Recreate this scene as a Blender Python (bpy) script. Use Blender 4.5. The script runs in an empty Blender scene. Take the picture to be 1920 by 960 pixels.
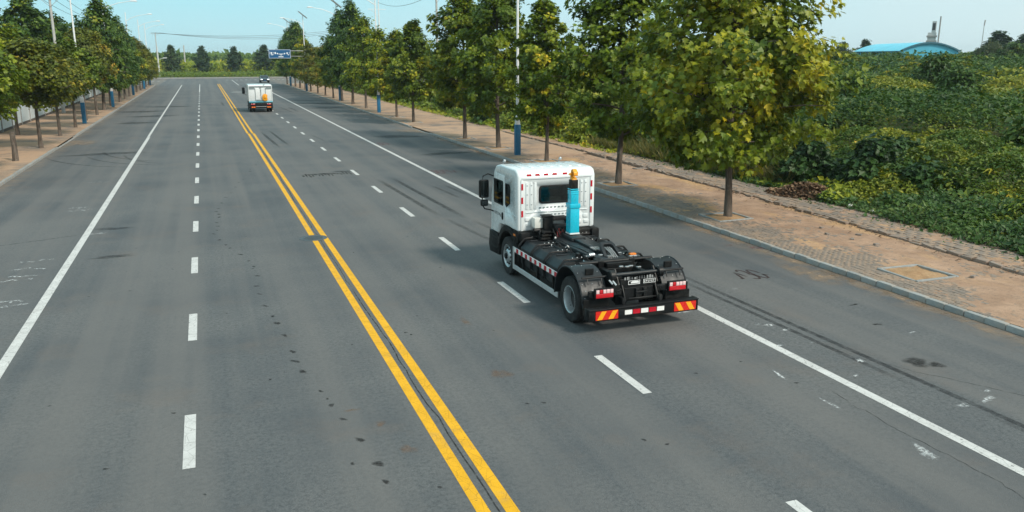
import bpy, bmesh, math, random
import numpy as np
from mathutils import Vector, Matrix, noise as mnoise

R = math.radians
scene = bpy.context.scene
COL = scene.collection
rng = np.random.default_rng(7)
random.seed(7)

# ------------------------------------------------------------------ camera
cam_d = bpy.data.cameras.new('camera')
cam = bpy.data.objects.new('camera', cam_d); COL.objects.link(cam)
cam_d.sensor_width = 36.0
cam_d.lens = 1550 / 1920 * 36
cam_d.clip_start = 0.1; cam_d.clip_end = 6000
cam.location = (0, 0, 5.9)
cam.rotation_euler = (R(90 - 13.583), 0, -R(20.1145))
scene.camera = cam

# ------------------------------------------------------------------ sky and sun
SUN = Vector((0.42, -0.78, 0.80)).normalized()
elev = math.asin(SUN.z); azim = math.atan2(SUN.x, SUN.y)
world = bpy.data.worlds.new('World'); scene.world = world
world.use_nodes = True
wn, wl = world.node_tree.nodes, world.node_tree.links
wn.clear()
out = wn.new('ShaderNodeOutputWorld'); bg = wn.new('ShaderNodeBackground')
sky = wn.new('ShaderNodeTexSky'); sky.sky_type = 'NISHITA'; sky.sun_disc = False
sky.sun_elevation = elev; sky.sun_rotation = azim
sky.air_density = 1.0; sky.dust_density = 3.0; sky.ozone_density = 1.0
mix = wn.new('ShaderNodeMixRGB'); mix.inputs[0].default_value = 0.90
mix.inputs[2].default_value = (4.7, 7.25, 7.7, 1)            # thin bright overcast veil
# the veil is whiter towards the sun's side of the sky and cyan away from it, with faint cloud
tc = wn.new('ShaderNodeTexCoord'); wno = wn.new('ShaderNodeTexNoise')
wno.inputs['Scale'].default_value = 2.2; wno.inputs['Detail'].default_value = 5
dot = wn.new('ShaderNodeVectorMath'); dot.operation = 'DOT_PRODUCT'
dot.inputs[1].default_value = Vector((SUN.x, SUN.y, 0)).normalized()
veil = wn.new('ShaderNodeMixRGB')
veil.inputs[1].default_value = (3.1, 7.1, 8.1, 1); veil.inputs[2].default_value = (6.1, 7.6, 7.9, 1)
vr = wn.new('ShaderNodeMapRange'); vr.inputs['From Min'].default_value = -1.0; vr.inputs['From Max'].default_value = -0.1
va = wn.new('ShaderNodeMath'); va.operation = 'MULTIPLY_ADD'; va.inputs[1].default_value = 1.1
vs = wn.new('ShaderNodeMath'); vs.operation = 'SUBTRACT'; vs.inputs[1].default_value = 0.55; vs.use_clamp = False
wl.new(tc.outputs['Generated'], wno.inputs['Vector']); wl.new(tc.outputs['Generated'], dot.inputs[0])
wl.new(dot.outputs['Value'], vr.inputs['Value']); wl.new(wno.outputs['Fac'], va.inputs[0])
wl.new(vr.outputs[0], vs.inputs[0]); wl.new(vs.outputs[0], va.inputs[2]); va.use_clamp = True
wl.new(va.outputs[0], veil.inputs[0])
sep = wn.new('ShaderNodeSeparateXYZ'); hr = wn.new('ShaderNodeMapRange'); pale = wn.new('ShaderNodeMixRGB')
wl.new(tc.outputs['Generated'], sep.inputs[0]); wl.new(sep.outputs['Z'], hr.inputs['Value'])
hr.inputs['From Min'].default_value = 0.0; hr.inputs['From Max'].default_value = 0.10; hr.inputs['To Min'].default_value = 0.50; hr.inputs['To Max'].default_value = 0.0
pale.inputs[2].default_value = (6.5, 7.7, 7.9, 1)
wl.new(hr.outputs[0], pale.inputs[0]); wl.new(veil.outputs[0], pale.inputs[1]); wl.new(pale.outputs[0], mix.inputs[2])
wl.new(sky.outputs[0], mix.inputs[1]); wl.new(mix.outputs[0], bg.inputs['Color'])
bg.inputs['Strength'].default_value = 0.10
wl.new(bg.outputs[0], out.inputs['Surface'])

sun_d = bpy.data.lights.new('sun', 'SUN'); sun_d.energy = 2.9; sun_d.angle = R(10); sun_d.color = (1, .92, .80)
sun = bpy.data.objects.new('sun', sun_d); COL.objects.link(sun)
sun.rotation_euler = SUN.to_track_quat('Z', 'Y').to_euler()

scene.view_settings.view_transform = 'Standard'
scene.view_settings.look = 'None'
scene.view_settings.exposure = 0.30
scene.view_settings.gamma = 1.0
scene.cycles.use_denoising = True
scene.cycles.max_bounces = 6; scene.cycles.diffuse_bounces = 3; scene.cycles.glossy_bounces = 3
scene.cycles.transmission_bounces = 4; scene.cycles.transparent_max_bounces = 8

# ------------------------------------------------------------------ materials
MATS = {}
class NT:
    """small wrapper to write node trees briefly"""
    def __init__(s, name):
        s.m = bpy.data.materials.new(name); s.m.use_nodes = True
        s.n, s.l = s.m.node_tree.nodes, s.m.node_tree.links
        s.n.clear()
        s.out = s.n.new('ShaderNodeOutputMaterial')
        s.tc = s.n.new('ShaderNodeTexCoord')
        MATS[name] = s.m
    def node(s, t, **kw):
        n = s.n.new(t)
        for k, v in kw.items(): setattr(n, k, v)
        return n
    def link(s, a, b): s.l.new(a, b)
    def val(s, sock, v):
        if isinstance(v, bpy.types.NodeSocket): s.l.new(v, sock)
        else:
            if isinstance(v, tuple) and len(v) == 3 and sock.type == 'RGBA': v = v + (1,)
            sock.default_value = v
    def coord(s, scale=(1, 1, 1), kind='Object'):
        mp = s.node('ShaderNodeMapping'); mp.inputs['Scale'].default_value = scale
        s.link(s.tc.outputs[kind], mp.inputs['Vector']); return mp.outputs[0]
    def noise(s, scale, detail=4, rough=.55, vec=None, dist=0):
        n = s.node('ShaderNodeTexNoise'); n.inputs['Scale'].default_value = scale
        n.inputs['Detail'].default_value = detail; n.inputs['Roughness'].default_value = rough
        n.inputs['Distortion'].default_value = dist
        s.link(vec if vec else s.tc.outputs['Object'], n.inputs['Vector']); return n.outputs['Fac']
    def voro(s, scale, vec=None, feature='F1', out='Distance'):
        n = s.node('ShaderNodeTexVoronoi'); n.feature = feature; n.inputs['Scale'].default_value = scale
        s.link(vec if vec else s.tc.outputs['Object'], n.inputs['Vector']); return n.outputs[out]
    def rng(s, v, a, b, c=0., d=1., smooth=False):
        n = s.node('ShaderNodeMapRange')
        if smooth: n.interpolation_type = 'SMOOTHSTEP'
        s.val(n.inputs['Value'], v)
        for k, x in zip(('From Min', 'From Max', 'To Min', 'To Max'), (a, b, c, d)): n.inputs[k].default_value = x
        return n.outputs[0]
    def mix(s, f, a, b, mode='MIX'):
        n = s.node('ShaderNodeMixRGB'); n.blend_type = mode
        s.val(n.inputs[0], f); s.val(n.inputs[1], a); s.val(n.inputs[2], b); return n.outputs[0]
    def math(s, op, a, b=0.):
        n = s.node('ShaderNodeMath'); n.operation = op
        s.val(n.inputs[0], a); s.val(n.inputs[1], b); return n.outputs[0]
    def attr(s, name, out='Fac'):
        n = s.node('ShaderNodeAttribute'); n.attribute_name = name; return n.outputs[out]
    def ramp(s, f, stops):
        n = s.node('ShaderNodeValToRGB'); e = n.color_ramp.elements
        while len(e) < len(stops): e.new(.5)
        for el, (p, c) in zip(e, stops): el.position = p; el.color = tuple(c) + (1,)
        s.val(n.inputs[0], f); return n.outputs[0]
    def bump(s, h, strength=.3, dist=.02):
        n = s.node('ShaderNodeBump'); n.inputs['Strength'].default_value = strength; n.inputs['Distance'].default_value = dist
        s.link(h, n.inputs['Height']); return n.outputs[0]
    def bsdf(s, color, rough=.6, metal=0., spec=.5, normal=None, coat=0., emit=None):
        n = s.node('ShaderNodeBsdfPrincipled')
        s.val(n.inputs['Base Color'], color); s.val(n.inputs['Roughness'], rough); s.val(n.inputs['Metallic'], metal)
        n.inputs['Specular IOR Level'].default_value = spec
        n.inputs['Coat Weight'].default_value = coat; n.inputs['Coat Roughness'].default_value = .08
        if normal: s.link(normal, n.inputs['Normal'])
        if emit:
            n.inputs['Emission Color'].default_value = tuple(emit[:3]) + (1,); n.inputs['Emission Strength'].default_value = emit[3]
        return n.outputs[0]
    def done(s, sh): s.link(sh, s.out.inputs['Surface']); return s.m

def flat(name, c, rough=.6, metal=0., spec=.5, coat=0., var=.12, scale=6., dirt=None, dirt_amt=.0, emit=None):
    """one paint with slight mottling, and optional dirt in blotches"""
    t = NT(name)
    n = t.noise(scale, 5)
    lo = tuple(x * (1 - var) for x in c); hi = tuple(min(1, x * (1 + var)) for x in c)
    col = t.mix(t.rng(n, .3, .7), lo, hi)
    if dirt:
        d = t.rng(t.noise(scale * .6, 6, .65), .5, .75, 0, dirt_amt)
        col = t.mix(d, col, dirt)
    r = t.rng(t.noise(scale * 2.3, 3), .3, .7, max(.03, rough - .08), min(1, rough + .08))
    return t.done(t.bsdf(col, r, metal, spec, coat=coat, emit=emit))

# asphalt: aggregate, wheel tracks, mottled patches, brown dust near the kerbs
t = NT('asphalt')
agg = t.noise(34, 4, .8)
agg2 = t.voro(95)
patch = t.noise(.22, 5, .6)
lane = t.noise(1.0, 4, .55, t.coord((.9, .018, 1)))
med = t.noise(2.6, 8, .8)
grit = t.noise(13, 3, .7)
c = t.mix(t.rng(agg, .32, .68), (.034, .038, .0405), (.139, .145, .147))
c = t.mix(t.rng(agg2, 0, .5, .20, 0), c, (.25, .25, .24))
c = t.mix(t.rng(grit, .35, .65, 0, 1), c, t.mix(.22, c, (.30, .29, .28)))
c = t.mix(t.rng(grit, .48, .30, 0, .4), c, (.05, .05, .05))
c = t.mix(t.rng(patch, .38, .62, 0, .75), c, (.066, .074, .082))
c = t.mix(t.rng(lane, .40, .62, 0, .6), c, (.148, .141, .134))
c = t.mix(t.rng(med, .5, .75, 0, .25), c, (.07, .075, .08))
c = t.mix(t.rng(t.noise(.45, 5, .65), .56, .74, 0, .30), c, (.165, .125, .098))
sx = t.node('ShaderNodeSeparateXYZ'); t.link(t.tc.outputs['Object'], sx.inputs[0])
edge = t.math('ADD', t.rng(sx.outputs['X'], 15.2, 16.25, 0, 1), t.rng(sx.outputs['X'], -8.3, -9.25, 0, 1))
c = t.mix(t.math('MULTIPLY', edge, t.rng(t.noise(1.3, 5, .7), .42, .62, 0, .65)), c, (.25, .18, .12))
nrm = t.bump(t.math('ADD', agg, t.math('MULTIPLY', agg2, .8)), .55, .012)
t.done(t.bsdf(c, t.rng(agg, .3, .7, .72, .95), 0, .35, nrm))

def paint(name, col, worn=.5, edge=.46):
    t = NT(name)
    m = t.rng(t.noise(9, 8, .72), edge - .10, edge - .04, 0, 1)
    m2 = t.rng(t.noise(90, 3, .7), .28, .42, .35, 1)
    crack = t.rng(t.voro(5.5, t.coord((1, .7, 1)), 'DISTANCE_TO_EDGE'), .0, .022, 1 - worn, 1)
    a = t.math('MULTIPLY', t.math('MULTIPLY', m, m2), crack)
    a = t.math('MULTIPLY', a, .97)
    cc = t.mix(t.rng(t.noise(3, 5), .35, .7), tuple(x * .84 for x in col), col)
    cc = t.mix(t.rng(t.noise(1.1, 6, .7), .55, .75, 0, .35), cc, (.22, .20, .18))
    sh = t.node('ShaderNodeMixShader'); tr = t.node('ShaderNodeBsdfTransparent')
    t.link(a, sh.inputs[0]); t.link(tr.outputs[0], sh.inputs[1]); t.link(t.bsdf(cc, .7, 0, .3), sh.inputs[2])
    t.done(sh.outputs[0])
paint('white_line_paint', (.62, .61, .59), .45, .44)
paint('yellow_line_paint', (.80, .41, .012), .3, .40)

def decal(name, col, amt=.8, nscale=6., lo=.35, hi=.6, vec=(1, 1, 1)):
    """stains, tyre rubber, chalk: fades out with the mesh attribute 'fade' and breaks up with noise"""
    t = NT(name)
    n = t.noise(nscale, 7, .7, t.coord(vec))
    a = t.math('MULTIPLY', t.attr('fade'), t.rng(n, lo, hi, 0, amt))
    sh = t.node('ShaderNodeMixShader'); tr = t.node('ShaderNodeBsdfTransparent')
    t.link(a, sh.inputs[0]); t.link(tr.outputs[0], sh.inputs[1]); t.link(t.bsdf(col, .85, 0, .25), sh.inputs[2])
    t.done(sh.outputs[0])
decal('tyre_and_patch_dark', (.034, .036, .038), .6, 4, .28, .6)
decal('oil_stain', (.030, .029, .028), .85, 8, .30, .55)
decal('chalk_white', (.70, .72, .72), .9, 11, .42, .62)
decal('red_spray', (.24, .06, .055), .55, 6, .40, .62)
decal('dark_spray', (.045, .028, .028), .92, 8, .2, .42)
decal('rust_stain', (.24, .13, .065), .38, 6, .32, .6)
decal('dust_stain', (.34, .24, .16), .75, 2.4, .38, .64)
decal('road_crack', (.03, .03, .03), .8, 4, .34, .55)

# pavement bricks
def brickmat(name, a, b, dirt):
    t = NT(name)
    oi = t.node('ShaderNodeObjectInfo')
    f = t.math('ADD', t.math('ADD', t.rng(t.noise(5.3, 2), .3, .7, 0, .45), t.rng(t.attr('tint'), 0, 1, 0, .3)), t.math('MULTIPLY', oi.outputs['Random'], .4))
    col = t.mix(f, a, b)
    col = t.mix(t.rng(t.noise(1.4, 6, .68), .44, .64, 0, .7), col, dirt)
    nr = t.bump(t.noise(60, 4, .7), .5, .01)
    t.done(t.bsdf(col, .9, 0, .25, nr))
brickmat('paving_brick', (.15, .128, .11), (.25, .205, .17), (.36, .25, .17))
brickmat('kerb_concrete', (.22, .235, .235), (.38, .39, .38), (.30, .25, .20))
brickmat('edging_concrete', (.24, .19, .16), (.36, .29, .24), (.24, .18, .14))
t = NT('pavement_far')                         # bricks too far to tell apart
br = t.node('ShaderNodeTexBrick'); br.inputs['Scale'].default_value = 1.0
br.inputs['Brick Width'].default_value = .2; br.inputs['Row Height'].default_value = .1; br.inputs['Mortar Size'].default_value = .008
br.inputs['Color1'].default_value = (.19, .155, .13, 1); br.inputs['Color2'].default_value = (.27, .22, .18, 1); br.inputs['Mortar'].default_value = (.08, .07, .06, 1)
mp = t.node('ShaderNodeMapping'); mp.inputs['Rotation'].default_value = (0, 0, R(90)); t.link(t.tc.outputs['Object'], mp.inputs['Vector']); t.link(mp.outputs[0], br.inputs['Vector'])
c = t.mix(t.rng(t.noise(.35, 6, .65), .36, .54, 0, .92), br.outputs['Color'], (.44, .285, .185))
c = t.mix(t.rng(t.noise(1.7, 6, .7), .5, .7, 0, .6), c, (.30, .24, .18))
t.done(t.bsdf(c, .95, 0, .2, t.bump(t.noise(14, 6, .7), .5, .03)))
t = NT('dirt')
c = t.mix(t.rng(t.noise(.9, 6, .65), .35, .65), (.31, .195, .13), (.47, .31, .215))
c = t.mix(t.rng(t.noise(.55, 4, .6, t.coord((1, .35, 1))), .52, .66, 0, .85), c, (.52, .32, .16))
c = t.mix(t.rng(t.noise(3.2, 7, .75), .50, .68, 0, .6), c, (.19, .14, .105))
c = t.mix(t.rng(t.noise(11, 6, .75), .55, .70, 0, .7), c, (.13, .095, .065))
c = t.mix(t.rng(t.voro(38), 0, .16, .5, 0), c, (.42, .36, .29))
t.done(t.bsdf(c, .97, 0, .15, t.bump(t.noise(22, 8, .75), .8, .03)))
t = NT('pit_soil')
c = t.mix(t.rng(t.noise(4, 7, .7), .35, .65), (.33, .195, .105), (.50, .325, .185))
t.done(t.bsdf(c, .97, 0, .1, t.bump(t.noise(16, 8, .75), 1, .05)))
t = NT('leaf_litter')
c = t.ramp(t.attr('tint'), [(0, (.07, .042, .028)), (.5, (.15, .09, .055)), (1, (.30, .20, .12))])
t.done(t.bsdf(c, .9, 0, .2))
t = NT('ground')
c = t.mix(t.rng(t.noise(.12, 7, .65), .4, .6), (.045, .062, .02), (.075, .088, .03))
c = t.mix(t.rng(t.noise(2.2, 6, .7), .5, .7, 0, .6), c, (.15, .115, .065))
t.done(t.bsdf(c, 1, 0, .1, t.bump(t.noise(3, 6), .8, .2)))

def leafmat(name, stops, trans=.20, spread=.35):
    t = NT(name)
    oi = t.node('ShaderNodeObjectInfo')
    f = t.math('ADD', t.attr('tint'), t.rng(oi.outputs['Random'], 0, 1, -spread * .5, spread * .5))
    col = t.ramp(f, stops)
    sh = t.node('ShaderNodeMixShader'); tr = t.node('ShaderNodeBsdfTranslucent')
    t.val(sh.inputs[0], trans); t.link(col, tr.inputs[0]); t.link(t.bsdf(col, .5, 0, .35), sh.inputs[1]); t.link(tr.outputs[0], sh.inputs[2])
    t.done(sh.outputs[0])
leafmat('leaf_yellowgreen', [(0, (0.049, 0.086, 0.005)), (.35, (0.102, 0.157, 0.008)), (.66, (0.207, 0.239, 0.010)), (.88, (0.347, 0.328, 0.011)), (1, (0.499, 0.381, 0.008))])
leafmat('leaf_green', [(0, (0.063, 0.108, 0.006)), (.4, (0.122, 0.185, 0.007)), (.72, (0.237, 0.274, 0.011)), (.93, (0.417, 0.373, 0.013)), (1, (0.600, 0.422, 0.013))])
leafmat('leaf_dark', [(0, (0.029, 0.071, 0.010)), (.5, (0.063, 0.125, 0.013)), (.9, (0.128, 0.197, 0.018)), (1, (0.235, 0.249, 0.021))])
leafmat('leaf_brownish', [(0, (0.052, 0.075, 0.006)), (.4, (0.114, 0.141, 0.010)), (.7, (0.199, 0.193, 0.013)), (.9, (0.306, 0.246, 0.016)), (1, (0.396, 0.230, 0.019))])
leafmat('leaf_bush', [(0, (0.014, 0.040, 0.010)), (.5, (0.032, 0.079, 0.014)), (.85, (0.063, 0.131, 0.019)), (1, (0.114, 0.167, 0.023))], .22, .2)
leafmat('leaf_field', [(0, (0.026, 0.068, 0.009)), (.28, (0.060, 0.123, 0.010)), (.5, (0.135, 0.178, 0.012)), (.74, (0.240, 0.257, 0.016)), (.9, (0.403, 0.348, 0.019)), (1, (0.577, 0.397, 0.020))], .25, 0)
leafmat('leaf_deep', [(0, (0.015, 0.038, 0.018)), (.5, (0.036, 0.075, 0.026)), (1, (0.090, 0.123, 0.033))], .15)
leafmat('leaf_willow', [(0, (.04, .062, .022)), (.6, (.085, .11, .04)), (1, (.13, .14, .05))])
leafmat('grass_blade', [(0, (.05, .085, .02)), (.5, (.11, .13, .03)), (.8, (.22, .19, .05)), (1, (.33, .25, .09))], .3, 0)
t = NT('bark')
vv = t.coord((9, 9, 1.4))
c = t.mix(t.rng(t.noise(1, 6, .7, vv), .35, .65), (.060, .046, .036), (.17, .14, .115))
c = t.mix(t.rng(t.noise(2.4, 4, .6), .55, .68, 0, .7), c, (.22, .20, .165))
t.done(t.bsdf(c, .92, 0, .2, t.bump(t.noise(1, 7, .7, vv), .8, .04)))

flat('white_paint', (.66, .70, .705), .28, 0, .5, coat=.35, var=.02, scale=2, dirt=(.6, .6, .57), dirt_amt=.03)
flat('blue_arm_paint', (.008, .46, .62), .30, 0, .5, coat=.25, var=.06, dirt=(.05, .25, .33), dirt_amt=.3)
flat('orange_hook_paint', (.80, .33, .008), .35, 0, .5, var=.1, dirt=(.35, .16, .02), dirt_amt=.4)
flat('black_chassis', (.006, .007, .008), .46, 0, .28, var=.4, scale=4, dirt=(.07, .065, .055), dirt_amt=.3)
flat('black_guard', (.011, .015, .018), .48, 0, .4, var=.25, scale=3, dirt=(.05, .05, .047), dirt_amt=.25)
flat('black_plastic', (.006, .007, .0075), .55, 0, .2, var=.25, dirt=(.10, .09, .08), dirt_amt=.3)
flat('tyre_rubber_solid', (.018, .018, .019), .75, 0, .3, var=.3, scale=9, dirt=(.11, .10, .085), dirt_amt=.45)
flat('rim_silver', (.46, .50, .52), .32, .6, .5, var=.08, dirt=(.20, .18, .15), dirt_amt=.4)
flat('aluminium', (.60, .63, .64), .36, .55, .5, var=.08, dirt=(.25, .24, .22), dirt_amt=.4)
flat('steel', (.50, .52, .53), .28, .8, .5, var=.15)
flat('reflector_red', (.46, .008, .022), .22, 0, .5, var=.1)
flat('reflector_white', (.78, .78, .76), .25, 0, .5, var=.05)
flat('chevron_red', (.62, .020, .012), .28, 0, .5, var=.08)
flat('chevron_yellow', (.85, .38, .012), .28, 0, .5, var=.06)
flat('tail_red', (.50, .006, .014), .12, 0, .6, coat=.5, var=.08)
flat('tail_clear', (.78, .55, .55), .12, 0, .6, coat=.5, var=.15, scale=30)
flat('amber', (.75, .22, .03), .2, 0, .5)
flat('shaded_wheel_disc', (.075, .08, .082), .5, .2, .4, dirt=(.12, .10, .08), dirt_amt=.4)  # dark grey puts the shade inside the dished wheel into its colour
flat('hose_red', (.50, .06, .05), .4); flat('hose_white', (.72, .72, .70), .4)
flat('grey_plastic', (.26, .27, .27), .5); flat('cream_box', (.66, .67, .63), .45, var=.05)
flat('dark_print', (.05, .06, .065), .6); flat('white_print', (.80, .82, .82), .5)
flat('shade_trim_grey', (.22, .27, .28), .5); flat('seat_brown', (.16, .11, .085), .8)  # grey for trim, and for the shade painted into the cab wall slots
t = NT('cab_glass'); t.done(t.bsdf((.012, .017, .018), .04, 0, .6, coat=.3))
t = NT('clear_glass'); sh = t.node('ShaderNodeMixShader'); tr = t.node('ShaderNodeBsdfTransparent'); gl = t.node('ShaderNodeBsdfGlossy')
tr.inputs[0].default_value = (.42, .50, .50, 1); gl.inputs['Roughness'].default_value = .03; gl.inputs[0].default_value = (.8, .85, .85, 1); sh.inputs[0].default_value = .07
t.link(tr.outputs[0], sh.inputs[1]); t.link(gl.outputs[0], sh.inputs[2]); t.done(sh.outputs[0])
flat('cab_lining', (.10, .105, .105), .8, 0, .2)
flat('lamp_blue', (.010, .125, .25), .42, var=.15, scale=5, dirt=(.10, .16, .20), dirt_amt=.5)
flat('lamp_blue_pale', (.03, .30, .52), .42, var=.15, scale=5, dirt=(.2, .25, .27), dirt_amt=.5)
flat('lamp_white', (.74, .76, .76), .4, var=.06, dirt=(.40, .37, .33), dirt_amt=.4)
flat('solar_cell', (.018, .030, .05), .2, 0, .5)
flat('pole_concrete', (.44, .44, .42), .85, var=.12, scale=2, dirt=(.25, .23, .2), dirt_amt=.4)
flat('cable', (.06, .065, .07), .6)
flat('porcelain', (.30, .20, .16), .3)
flat('hoarding_white', (.66, .74, .76), .5, var=.05, scale=1, dirt=(.42, .40, .36), dirt_amt=.35)
flat('post_grey', (.30, .30, .29), .6, dirt=(.16, .13, .11), dirt_amt=.5)
flat('hoarding_base', (.12, .10, .085), .9, var=.3)
flat('sign_blue', (.004, .085, .22), .4, var=.06)
flat('roof_cyan', (.12, .58, .74), .42, var=.10, scale=.3, dirt=(.25, .42, .48), dirt_amt=.4)
flat('wall_cyan', (.08, .42, .58), .5, var=.08, scale=.4, dirt=(.2, .3, .33), dirt_amt=.3)
flat('roof_trim', (.05, .16, .22), .5)
flat('plaster_grey', (.52, .53, .52), .85, var=.08, scale=.6)
flat('roof_red', (.34, .085, .05), .8, var=.2)
flat('car_black', (.012, .018, .024), .2, 0, .5, coat=.6, var=.1)
flat('headlight', (.85, .88, .88), .1, 0, .6, coat=.4, emit=(.9, .95, 1, 1.0))
flat('manhole_iron', (.075, .088, .095), .55, .3, .4, var=.3, scale=9)
flat('loose_brick', (.24, .20, .17), .9, var=.25)
flat('trunk_grey', (.26, .24, .21), .9, var=.2)

# ------------------------------------------------------------------ mesh helpers
def tag(o, label=None, cat=None, group=None, kind=None):
    if label: o['label'] = label
    if cat: o['category'] = cat
    if group: o['group'] = group
    if kind: o['kind'] = kind
    return o
def link_obj(o, parent=None):
    COL.objects.link(o)
    if parent is not None: o.parent = parent
    return o
def empty(name, loc=(0, 0, 0), rz=0, parent=None):
    o = bpy.data.objects.new(name, None); o.empty_display_size = .2
    o.location = loc; o.rotation_euler = (0, 0, rz); return link_obj(o, parent)
KIDS = {}
def copy_tree(o, parent=None):
    c = o.copy(); COL.objects.link(c); c.parent = parent
    if parent is not None: c.matrix_parent_inverse = o.matrix_parent_inverse.copy()
    for ch in o.children: copy_tree(ch, c)
    return c

class MB:
    def __init__(s): s.v = []; s.f = []; s.m = []; s.cur = 0
    def add(s, vs, fs):
        b = len(s.v); s.v += [tuple(v) for v in vs]; s.f += [tuple(i + b for i in f) for f in fs]; s.m += [s.cur] * len(fs); return s
    def box(s, x0, x1, y0, y1, z0, z1, M=None):
        vs = [Vector((x, y, z)) for z in (z0, z1) for y in (y0, y1) for x in (x0, x1)]
        if M: vs = [M @ v for v in vs]
        return s.add(vs, [(0, 2, 3, 1), (4, 5, 7, 6), (0, 1, 5, 4), (2, 6, 7, 3), (0, 4, 6, 2), (1, 3, 7, 5)])
    def prism(s, prof, a, b, axis='x', M=None):
        n = len(prof); vs = []
        for t in (a, b):
            for (p, q) in prof:
                v = Vector({'x': (t, p, q), 'y': (p, t, q), 'z': (p, q, t)}[axis])
                vs.append(M @ v if M else v)
        fs = [tuple(range(n))[::-1], tuple(range(n, 2 * n))] + [(i, (i + 1) % n, n + (i + 1) % n, n + i) for i in range(n)]
        return s.add(vs, fs)
    def tube(s, path, r, n=8, cap=True, r1=None):
        path = [Vector(p) for p in path]; k = len(path); vs = []; fs = []
        up = Vector((0, 0, 1))
        for i, p in enumerate(path):
            d = (path[min(i + 1, k - 1)] - path[max(i - 1, 0)]).normalized()
            a = d.cross(up) if abs(d.dot(up)) < .95 else d.cross(Vector((1, 0, 0)))
            a.normalize(); b = d.cross(a)
            rr = r[i] if isinstance(r, (list, tuple)) else (r if r1 is None else r + (r1 - r) * i / (k - 1))
            for j in range(n):
                an = 2 * math.pi * j / n
                vs.append(p + a * (math.cos(an) * rr) + b * (math.sin(an) * rr))
        for i in range(k - 1):
            for j in range(n):
                fs.append((i * n + j, i * n + (j + 1) % n, (i + 1) * n + (j + 1) % n, (i + 1) * n + j))
        if cap: fs += [tuple(range(n))[::-1], tuple((k - 1) * n + j for j in range(n))]
        return s.add(vs, fs)
    def lathe(s, prof, c, axis='x', n=32, M=None):
        """prof = [(radius, along)], closed if ends at radius 0 or loops"""
        vs = []; fs = []; k = len(prof)
        for (r, t) in prof:
            for j in range(n):
                an = 2 * math.pi * j / n; p, q = math.cos(an) * r, math.sin(an) * r
                v = Vector({'x': (t, p, q), 'y': (p, t, q), 'z': (p, q, t)}[axis])
                if M: v = M @ v
                vs.append(v + Vector(c))
        for i in range(k - 1):
            for j in range(n):
                fs.append((i * n + j, i * n + (j + 1) % n, (i + 1) * n + (j + 1) % n, (i + 1) * n + j))
        return s.add(vs, fs)
    def ball(s, c, r, n=10):
        prof = [(max(1e-4, r * math.sin(math.pi * i / 6)), -r * math.cos(math.pi * i / 6)) for i in range(7)]
        return s.lathe(prof, c, 'z', n)
    def mesh(s, name, mats, bevel=0, seg=2, ang=35, smooth=True, recalc=True):
        me = bpy.data.meshes.new(name); me.from_pydata(s.v, [], s.f)
        mats = mats if isinstance(mats, (list, tuple)) else [mats]
        for m in mats: me.materials.append(MATS[m])
        if len(mats) > 1: me.polygons.foreach_set('material_index', s.m)
        if bevel or recalc:
            bm = bmesh.new(); bm.from_mesh(me)
            if recalc: bmesh.ops.recalc_face_normals(bm, faces=bm.faces)
            if bevel:
                es = [e for e in bm.edges if len(e.link_faces) == 2 and e.calc_face_angle(0) > R(28)]
                bmesh.ops.bevel(bm, geom=es, offset=bevel, segments=seg, profile=.5, affect='EDGES', clamp_overlap=True)
            bm.to_mesh(me); bm.free()
        if smooth:
            me.polygons.foreach_set('use_smooth', [True] * len(me.polygons)); me.set_sharp_from_angle(angle=R(ang))
        me.update(); return me
    def build(s, name, mats, parent=None, bevel=0, seg=2, ang=35, smooth=True, loc=None, recalc=True):
        o = bpy.data.objects.new(name, s.mesh(name, mats, bevel, seg, ang, smooth, recalc))
        if loc: o.location = loc
        return link_obj(o, parent)
def obj_from(name, me, parent=None, loc=None, rot=None, scale=None):
    o = bpy.data.objects.new(name, me)
    if loc is not None: o.location = loc
    if rot is not None: o.rotation_euler = rot
    if scale is not None: o.scale = scale
    return link_obj(o, parent)

def np_mesh(name, V, loops, starts, mats, tint=None, fade=None, smooth=False, domain='FACE'):
    me = bpy.data.meshes.new(name)
    me.vertices.add(len(V)); me.vertices.foreach_set('co', np.ascontiguousarray(V, np.float32).ravel())
    me.loops.add(len(loops)); me.loops.foreach_set('vertex_index', np.ascontiguousarray(loops, np.int32))
    me.polygons.add(len(starts)); me.polygons.foreach_set('loop_start', np.ascontiguousarray(starts, np.int32))
    for m in (mats if isinstance(mats, (list, tuple)) else [mats]): me.materials.append(MATS[m])
    if tint is not None:
        a = me.attributes.new('tint', 'FLOAT', domain); a.data.foreach_set('value', np.ascontiguousarray(tint, np.float32))
    if fade is not None:
        a = me.attributes.new('fade', 'FLOAT', 'POINT'); a.data.foreach_set('value', np.ascontiguousarray(fade, np.float32))
    me.polygons.foreach_set('use_smooth', np.full(len(starts), smooth))
    me.update(calc_edges=True); me.validate(); return me

def cut_holes(o, cutters):
    """subtract closed solids (cab cavity, window openings) from a mesh object"""
    for c in cutters:
        md = o.modifiers.new('cut', 'BOOLEAN'); md.operation = 'DIFFERENCE'; md.solver = 'EXACT'; md.object = c; md.material_mode = 'TRANSFER'
    bpy.context.view_layer.update()
    me = bpy.data.meshes.new_from_object(o.evaluated_get(bpy.context.evaluated_depsgraph_get()))
    old = o.data; name = old.name; o.modifiers.clear(); o.data = me; bpy.data.meshes.remove(old); me.name = name

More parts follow.
